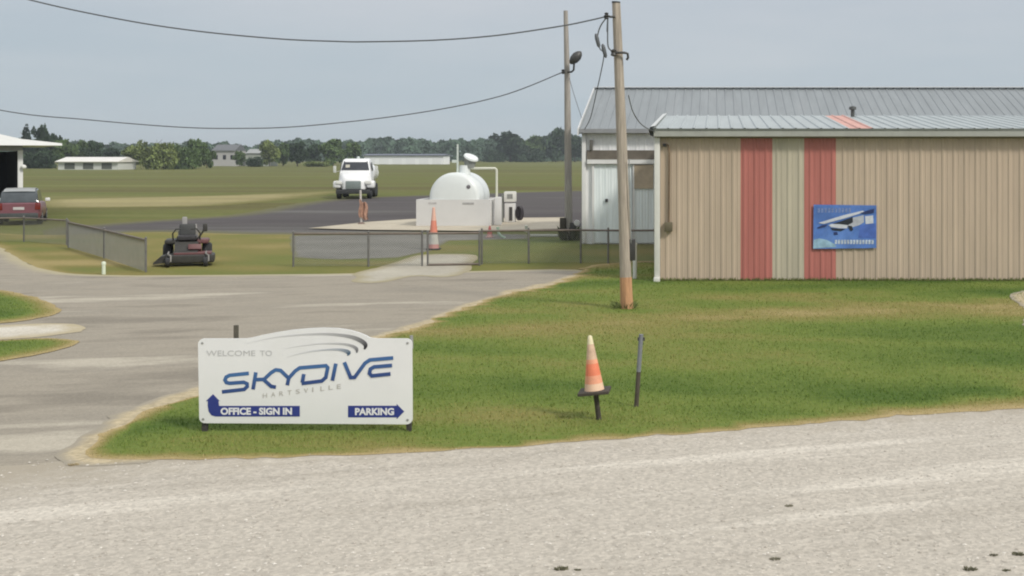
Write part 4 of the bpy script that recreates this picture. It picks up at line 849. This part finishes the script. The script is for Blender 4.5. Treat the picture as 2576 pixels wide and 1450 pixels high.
# ------------------------------------------------------------------ zero-turn mower
b = G(465, 672); s11 = b.y/F
mw = empty('riding_mower', Vector((b.x, b.y, .012)), 'red and black riding mower facing the camera on the grass', 'mower', R(20))
m_mred = mat('dusty mower red', (.13, .05, .048), .55, var=.25, scale=5, dirt=.5, dirtc=(.17, .11, .10)); m_mblk = mat('mower black', (.035, .033, .028), .6, var=.3, scale=6); m_mgr = mat('mower grey', (.22, .21, .19), .5, var=.2)
dk = MB().bbox((.12, .45, .20), (1.22, .85, .22), .05, seg=3); dk.build('deck', m_mblk, mw)
MB().bbox((.18, .45, .335), (.95, .62, .06), .025).build('deck_cover', m_mred, mw)
MB().prism([(-.50, .10), (-.50, .30), (-.62, .27), (-.80, .10), (-.80, .06)], .2, .75).build('discharge_chute', m_mblk, mw)
for x in (-.42, .52):
    q = MB().lathe([(.04, -.05), (.11, -.055), (.13, -.03), (.13, .03), (.11, .055), (.04, .05)], (x, -.12, .13), 'X', 18).build('caster_wheel', m_black, mw)
    MB().tube([(x, -.12, .13), (x+.075, -.12, .15), (x+.075, -.05, .30), (x, .0, .34), (x, .35, .38)], .022, 6).build('caster_fork', m_mgr, q)
for x in (-.50, .50):
    q = MB().lathe([(.12, -.12), (.24, -.125), (.28, -.08), (.28, .08), (.24, .125), (.12, .12)], (x, 1.35, .28), 'X', 22).build('drive_wheel', m_black, mw)
    MB().lathe([(.02, -.09), (.13, -.10), (.13, .10), (.02, .09)], (x, 1.35, .28), 'X', 14).build('rim', m_mgr, q)
    MB().bbox((x*.82, 1.2, .62), (.30, .85, .12), .05, seg=3).build('fender', m_mred if x > 0 else m_mblk, mw)
    MB().tube([(x*.66, .85, .55), (x*.70, .72, .85), (x*.52, .66, .98), (x*.22, .64, .98)], .02, 8).build('steering_lever', m_mblk, mw)
MB().prismx([(.15, .36), (.55, .40), (.78, .62), (1.7, .66), (1.75, .30), (.8, .26)], -.30, .30).build('frame', m_mblk, mw)
MB().bbox((.22, .62, .46), (.34, .22, .16), .03, rx=R(-25)).build('foot_plate', m_mred, mw)
MB().bbox((0, 1.0, .72), (.50, .48, .14), .05, seg=3).build('seat', mat('seat vinyl', (.03, .028, .03), .5, var=.2), mw)
MB().bbox((0, 1.22, .92), (.42, .12, .34), .05, rx=R(-10), seg=3).build('seat_back', mat('seat back vinyl', (.035, .036, .034), .5, var=.2), mw)
MB().tube([(.20, .95, .60), (.36, .9, .80), (.46, .88, .98)], .022, 8).bbox((.47, .88, 1.0), (.12, .10, .22), .03).build('throttle_lever', m_mblk, mw)
MB().bbox((-.08, 1.36, 1.10), (.13, .10, .36), .03).build('headrest_post', mat('grey post', (.30, .29, .28), .5, var=.15), mw)
MB().bbox((0, 1.65, .72), (.52, .4, .4), .05).build('engine', m_mgr, mw)
MB().cyl((.16, 1.62, .9), (.16, 1.62, 1.06), .07, .06, 12).build('air_filter', mat('grey filter', (.32, .31, .30), .5, var=.15), mw)

# ------------------------------------------------------------------ open hangar at the left edge
b = G(51, 549); OY = b.y; s12 = OY/F
oh = empty('open_hangar', Vector((b.x, b.y, 0)), 'open fronted hangar with a white roof and dark inside, at the left edge', 'hangar', R(32))
zs = lambda py: CH-(py-HY)*s12
m_gloom = mat('dark inside', (.010, .010, .012), .9, var=.2)  # inside shade put into the near-black wall and floor colour
MB().bbox((0, 0, zs(378)/2), (.22, .22, zs(378)), .01).build('corner_post', m_whitep, oh)
MB().lathe([(.02, 0), (.11, .02), (.13, .1), (.08, .17), (.01, .19)], (.13, -.22, zs(424)), n=14).build('wall_lamp', mat('white lamp', (.80, .80, .78), .3), oh)
e0 = zs(366); wdt = 16
top = [(1.72, zs(360.5)), (0, zs(350)), (-.75, zs(340)), (-wdt/2, zs(250)), (-wdt, zs(345)), (-wdt-.9, zs(356)), (-wdt-1.6, zs(361))]
MB().prism(top+[(-wdt-1.6, e0), (1.72, e0)], -.9, 13).build('roof', mat('white roof metal', (.90, .90, .90), .35, var=.03), oh, smooth=False)
MB().box((-wdt/2, .05, (e0+zs(380))/2), (wdt+.2, .24, e0-zs(380)-.004)).build('header_beam', mat('grey header', (.30, .30, .31), .6, var=.1), oh)
MB().box((-wdt/2, 12, zs(380)/2), (wdt, .1, zs(380))).box((-wdt, 6, zs(380)/2), (.1, 12, zs(380))).box((-.08, 6.2, zs(380)/2), (.1, 11.6, zs(380))).build('wall', m_gloom, oh)
MB().box((-wdt/2, 6, .02), (wdt, 12, .03)).build('hangar_floor', m_gloom, oh)
for x in (-5.3, -10.6): MB().bbox((x, 0, zs(380)/2), (.2, .2, zs(380)), .01).build('corner_post', m_whitep, oh)

# ------------------------------------------------------------------ far buildings
b = G(1016, 413.5); s13 = b.y/F
fh = empty('far_white_hangar', Vector((b.x, b.y, 0)), 'long low white building far across the airfield, behind the truck and tank', 'building')
wv = 200*s13; hv = 22*s13
MB().box((0, 5, hv/2), (wv, 10, hv)).build('wall', mat('far white wall', (.86, .87, .88), .5, var=.04, scale=.3), fh)
MB().prismx([(-.6, hv-.05), (-.6, hv+.15), (5, hv+.6), (10.6, hv+.15), (10.6, hv-.05)], -wv/2-.4, wv/2+.4).build('roof', mat('slate blue roof', (.10, .11, .15), .5, var=.1), fh)
for i in range(6): MB().box((-wv/2+wv*(i+.5)/6, -.03, hv*.40), (wv/6*.7, .06, hv*.76)).build('hangar_door', mat('far door', (.80, .81, .82), .5, var=.04), fh)
b = G(222, 427); s14 = b.y/F
lb_ = empty('low_white_building', Vector((b.x, b.y, 0)), 'low white building with a pale roof far beyond the field, right of the open hangar', 'building')
wv = 152*s14
MB().box((0, 4, .85), (wv, 8, 1.7)).build('wall', mat('dull white wall', (.60, .61, .57), .6, var=.06), lb_)  # even off-white, duller than the roof
MB().prismx([(-.7, 1.65), (-.7, 1.8), (4, 2.75), (8.7, 1.8), (8.7, 1.65)], -wv/2-.3, wv/2+.3).build('roof', mat('pale roof', (.74, .71, .65), .5, var=.06, scale=.5), lb_)
for x in (-4, 0, 4): MB().box((x, -.03, .8), (2.2, .05, 1.3)).build('garage_door', mat('dark garage door', (.10, .11, .09), .6), lb_)
b = G(563, 418); s15 = b.y/F
ho = empty('house', Vector((b.x, b.y, 0)), 'pale grey house half hidden among the trees, far left of the truck', 'house')
MB().box((0, 4, 2.3), (58*s15, 8, 4.6)).build('wall', mat('grey siding', (.42, .41, .40), .7, var=.08), ho)
MB().prismx([(-.5, 4.5), (4, 6.3), (8.5, 4.5)], -30*s15, 30*s15).build('roof', mat('dark shingles', (.13, .135, .14), .8, var=.15), ho)
MB().box((80*s15, 5, 1.9), (62*s15, 6, 3.8)).build('side_wing', mat('grey green siding', (.36, .38, .34), .7, var=.08), ho)
MB().prismx([(1.6, 3.75), (5, 5.0), (8.4, 3.75)], 49*s15, 112*s15).build('wing_roof', mat('grey shingles', (.30, .31, .30), .8, var=.12), ho)
for x in (-2.2, 0.2, 2.4): MB().box((x, -.03, 2.6), (.9, .06, 1.3)).build('window', m_gl, ho)

# ------------------------------------------------------------------ trees
def leaf_mat(name, c):
    m = attr_mat(name, [(0, tuple(x*.55 for x in c)), (.5, c), (1, tuple(min(1, x*1.55) for x in c))], .85); return m
m_bark = mat('bark', (.09, .075, .06), .9, var=.3)
def crown_mesh(name, kind, n, seed, m, leaf=.07):
    r = np.random.default_rng(seed); C = []
    if kind == 'conifer':
        lob = [(0, 0, .12+.84*k/9, .30*(1-k/9.5)+.03) for k in range(10)]
    elif kind == 'bush':
        lob = [(r.uniform(-.55, .55), r.uniform(-.4, .4), r.uniform(.15, .60), r.uniform(.22, .40)) for _ in range(18)]+[(x, 0, .16, .26) for x in (-.5, -.2, .15, .45)]
    else:
        lob = [(r.normal(0, .20), r.normal(0, .20), r.uniform(.38, .80), r.uniform(.13, .26)) for _ in range(15)]+[(0, 0, .6, .33), (r.uniform(-.2, .2), 0, .80, .17)]+[(r.uniform(-.3, .3), r.uniform(-.3, .3), r.uniform(.14, .34), r.uniform(.12, .2)) for _ in range(5)]
    W_ = np.array([l[3]**2 for l in lob]); idx = r.choice(len(lob), n, p=W_/W_.sum()); Lb = np.array(lob)[idx]
    d = r.normal(0, 1, (n, 3)); d /= np.linalg.norm(d, axis=1)[:, None]; rad = r.random(n)**.35
    p = Lb[:, :3]+d*(Lb[:, 3]*rad)[:, None]*np.array([1, 1, .8]); p[:, 2] = p[:, 2].clip(.01, 1.0)
    cl = np.sin(p[:, 0]*9+seed)+np.sin(p[:, 1]*8+2*seed)+np.sin(p[:, 2]*11+idx); t = (.5+.16*cl+r.normal(0, .15, n)).clip(0, 1)
    a, bq = r.normal(0, 1, (n, 3)), r.normal(0, 1, (n, 3)); a /= np.linalg.norm(a, axis=1)[:, None]; bq -= a*(a*bq).sum(1)[:, None]; bq /= np.linalg.norm(bq, axis=1)[:, None]
    sz = leaf*r.uniform(.5, 1.2, n)[:, None]
    V = np.stack([p-a*sz, p+bq*sz*.55, p+a*sz, p-bq*sz*.55], 1).reshape(-1, 3); V[:, 2] = V[:, 2].clip(0.0, 1.04)
    me = bpy.data.meshes.new(name); me.vertices.add(len(V)); me.vertices.foreach_set('co', V.ravel()); me.loops.add(len(V)); me.loops.foreach_set('vertex_index', np.arange(len(V)))
    me.polygons.add(n); me.polygons.foreach_set('loop_start', np.arange(0, len(V), 4)); me.update(); me.validate()
    me.attributes.new('tint', 'FLOAT', 'POINT').data.foreach_set('value', np.repeat(t, 4).astype(np.float32)); me.materials.append(m); return me
G1, G2, G3, G4 = leaf_mat('leaves dark', (.040, .066, .034)), leaf_mat('leaves mid', (.092, .138, .052)), leaf_mat('leaves light', (.150, .185, .062)), leaf_mat('needles', (.032, .050, .036))
CM = {('b', 0): crown_mesh('crown', 'tree', 2600, 1, G1), ('b', 1): crown_mesh('crown', 'tree', 2600, 2, G2), ('b', 2): crown_mesh('crown', 'tree', 2600, 3, G1), ('b', 3): crown_mesh('crown', 'tree', 2600, 4, G2),
      ('b', 4): crown_mesh('crown', 'tree', 2600, 5, G3), ('c', 0): crown_mesh('crown', 'conifer', 2200, 6, G4, .055), ('s', 0): crown_mesh('crown', 'bush', 2600, 7, G2), ('s', 1): crown_mesh('crown', 'bush', 2600, 8, G3), ('s', 2): crown_mesh('crown', 'bush', 2600, 9, G1)}
tmb = MB(); tmb.tube([(0, 0, 0), (.01, 0, .25), (-.01, .01, .5), (.01, 0, .8)], [.03, .022, .015, .004], 8)
for a in range(5): q = .3+.08*a; tmb.tube([(0, 0, q), (.12*math.cos(a*2.4), .12*math.sin(a*2.4), q+.12), (.22*math.cos(a*2.4), .22*math.sin(a*2.4), q+.2)], [.011, .007, .002], 6)
to_ = tmb.build('trunk', m_bark); TR = to_.data; bpy.data.objects.remove(to_)
def tree(kind, v, px, pytop, pw, Y, label, dz=0.0):
    x = (px-VX)*Y/F; h = CH-(pytop-HY)*Y/F; wd = pw*Y/F
    nm = {'b': 'broadleaf_tree', 'c': 'conifer_tree', 's': 'shrub'}[kind]
    root = empty(nm, (x, Y, 0), label, {'b': 'tree', 'c': 'tree', 's': 'shrub'}[kind], random.uniform(0, 6.28) if kind != 's' else random.choice((0, math.pi)), group='trees and shrubs along the far edge of the airfield')
    base_w = {'b': .95, 'c': .66, 's': 1.55}[kind]
    for me, n in ((CM[(kind, v)], 'crown'), (TR, 'trunk')):
        o = bpy.data.objects.new(n, me); COL.objects.link(o); o.parent = root
        hh = h*1.07/{'b': 1.0, 'c': 1.0, 's': .84}[kind]; o.scale = (wd/base_w, wd/base_w*(1 if kind != 's' else .7), hh)
    return root
T = [('c', 0, 66, 318, 50, 300, 'dark pointed conifer above the open hangar roof, left of the blocky tall tree'), ('b', 0, 108, 313, 46, 305, 'tall blocky dark tree rising above the open hangar roof'),
     ('b', 2, 132, 336, 34, 310, 'shorter dark tree leaning on the right side of the blocky tall tree'), ('b', 3, 165, 351, 48, 300, 'dark green tree just behind the left end of the low white building'),
     ('b', 1, 205, 354, 50, 310, 'round dark tree behind the middle of the low white building'), ('b', 0, 240, 353, 46, 305, 'dark tree behind the right half of the low white building'),
     ('b', 2, 283, 372, 52, 320, 'low dim tree behind the right end of the low white building'), ('s', 2, 96, 385, 95, 292, 'dark thicket right beside the open hangar corner post'),
     ('b', 4, 340, 368, 60, 285, 'light green tree at the left end of the big green clump'), ('s', 1, 395, 352, 100, 272, 'big light green shrub mass right of the low white building'),
     ('s', 0, 455, 360, 90, 275, 'mid green shrub mass in the middle of the big green clump'), ('b', 1, 492, 350, 46, 280, 'taller tree at the right end of the big green clump'),
     ('b', 3, 520, 372, 34, 300, 'slim tree against the left wall of the grey house'), ('b', 0, 566, 364, 52, 460, 'dark tree showing above the grey house roof'),
     ('b', 1, 602, 380, 26, 345, 'small dark tree in front of the gap between house and wing'), ('s', 2, 640, 396, 44, 335, 'low dark shrub in front of the grey house wing'),
     ('b', 4, 678, 354, 46, 350, 'pale green tree just right of the grey house wing'), ('b', 1, 712, 360, 44, 360, 'mid green tree, second to the right of the grey house wing'),
     ('b', 0, 748, 356, 50, 350, 'dark tree midway between the grey house and the truck'), ('b', 2, 790, 362, 50, 390, 'dim tree left of the truck, farther back than its neighbours'),
     ('b', 3, 838, 350, 60, 370, 'leafy tree directly behind the truck cab, left side'), ('b', 1, 884, 358, 44, 380, 'green tree directly above the truck roof'),
     ('s', 1, 800, 404, 70, 340, 'low shrub at the field edge left of the truck'), ('b', 0, 1284, 331, 92, 600, 'largest rounded dark tree, between the tank and the farther pole'),
     ('b', 3, 1342, 341, 62, 620, 'mid green tree right of the largest rounded tree'), ('b', 2, 1398, 321, 66, 600, 'tall dark tree directly behind the farther utility pole'),
     ('b', 0, 1446, 338, 56, 600, 'dark tree between the farther utility pole and the white hangar'), ('s', 2, 1245, 380, 60, 590, 'low dark growth at the left foot of the largest rounded tree'), ('s', 2, 1330, 376, 90, 590, 'low dark growth at the right foot of the largest rounded tree')]
for a in T: tree(*a)
# the distant wood that reads as one mass
def wood():
    n = 46000; r = np.random.default_rng(33)
    px = r.uniform(-250, 1720, n); Y = r.uniform(640, 820, n); X = (px-VX)*Y/F
    top = 12.3+.8*np.sin(px/37.)+.6*np.sin(px/15.+1)+.5*np.sin(px/83.+2)+.5*np.sin(px/7.3)+.4*np.sin(px/4.1+1); top -= 2.6*((px > 240) & (px < 660)); top += .3*(px > 860)
    top = top*(.86+.14*(Y-640)/180)
    Z = top*(1-r.random(n)**1.5*1.0); P_ = np.stack([X, Y, Z], 1)
    a, bq = r.normal(0, 1, (n, 3)), r.normal(0, 1, (n, 3)); a /= np.linalg.norm(a, axis=1)[:, None]; bq /= np.linalg.norm(bq, axis=1)[:, None]; sz = r.uniform(.7, 1.7, n)[:, None]
    V = np.stack([P_-a*sz, P_+bq*sz*.7, P_+a*sz, P_-bq*sz*.7], 1).reshape(-1, 3); V[:, 2] = V[:, 2].clip(0, 30)
    me = bpy.data.meshes.new('distant_wood'); me.vertices.add(len(V)); me.vertices.foreach_set('co', V.ravel()); me.loops.add(len(V)); me.loops.foreach_set('vertex_index', np.arange(len(V)))
    me.polygons.add(n); me.polygons.foreach_set('loop_start', np.arange(0, len(V), 4)); me.update(); me.validate()
    t = (.45+.2*np.sin(px/9.)+.15*np.sin(px/21.+2)+r.normal(0, .15, n)).clip(0, 1)
    me.attributes.new('tint', 'FLOAT', 'POINT').data.foreach_set('value', np.repeat(t, 4).astype(np.float32)); me.materials.append(leaf_mat('distant leaves', (.074, .116, .076)))  # distance haze painted into the paler, bluer leaf colour
    o = bpy.data.objects.new('distant_wood', me); COL.objects.link(o); tag(o, 'distant belt of woodland along the horizon', 'wood', kind='stuff')
wood()
# ------------------------------------------------------------------ haze
HAZE = True
if HAZE:
    hz = MB().box((0, 1570, 13), (5300, 3360, 28)).build('haze', (hm := bpy.data.materials.new('haze')), smooth=False); hm.use_nodes = True; t_ = hm.node_tree; t_.nodes.clear()
    out = N(t_, 'ShaderNodeOutputMaterial'); pv = N(t_, 'ShaderNodeVolumePrincipled'); pv.inputs['Color'].default_value = (.80, .86, .92, 1); pv.inputs['Density'].default_value = .0003; pv.inputs['Anisotropy'].default_value = .2
    t_.links.new(pv.outputs[0], out.inputs['Volume']); hz['kind'] = 'stuff'; tag(hz, 'thin pale summer haze over the airfield', 'haze')
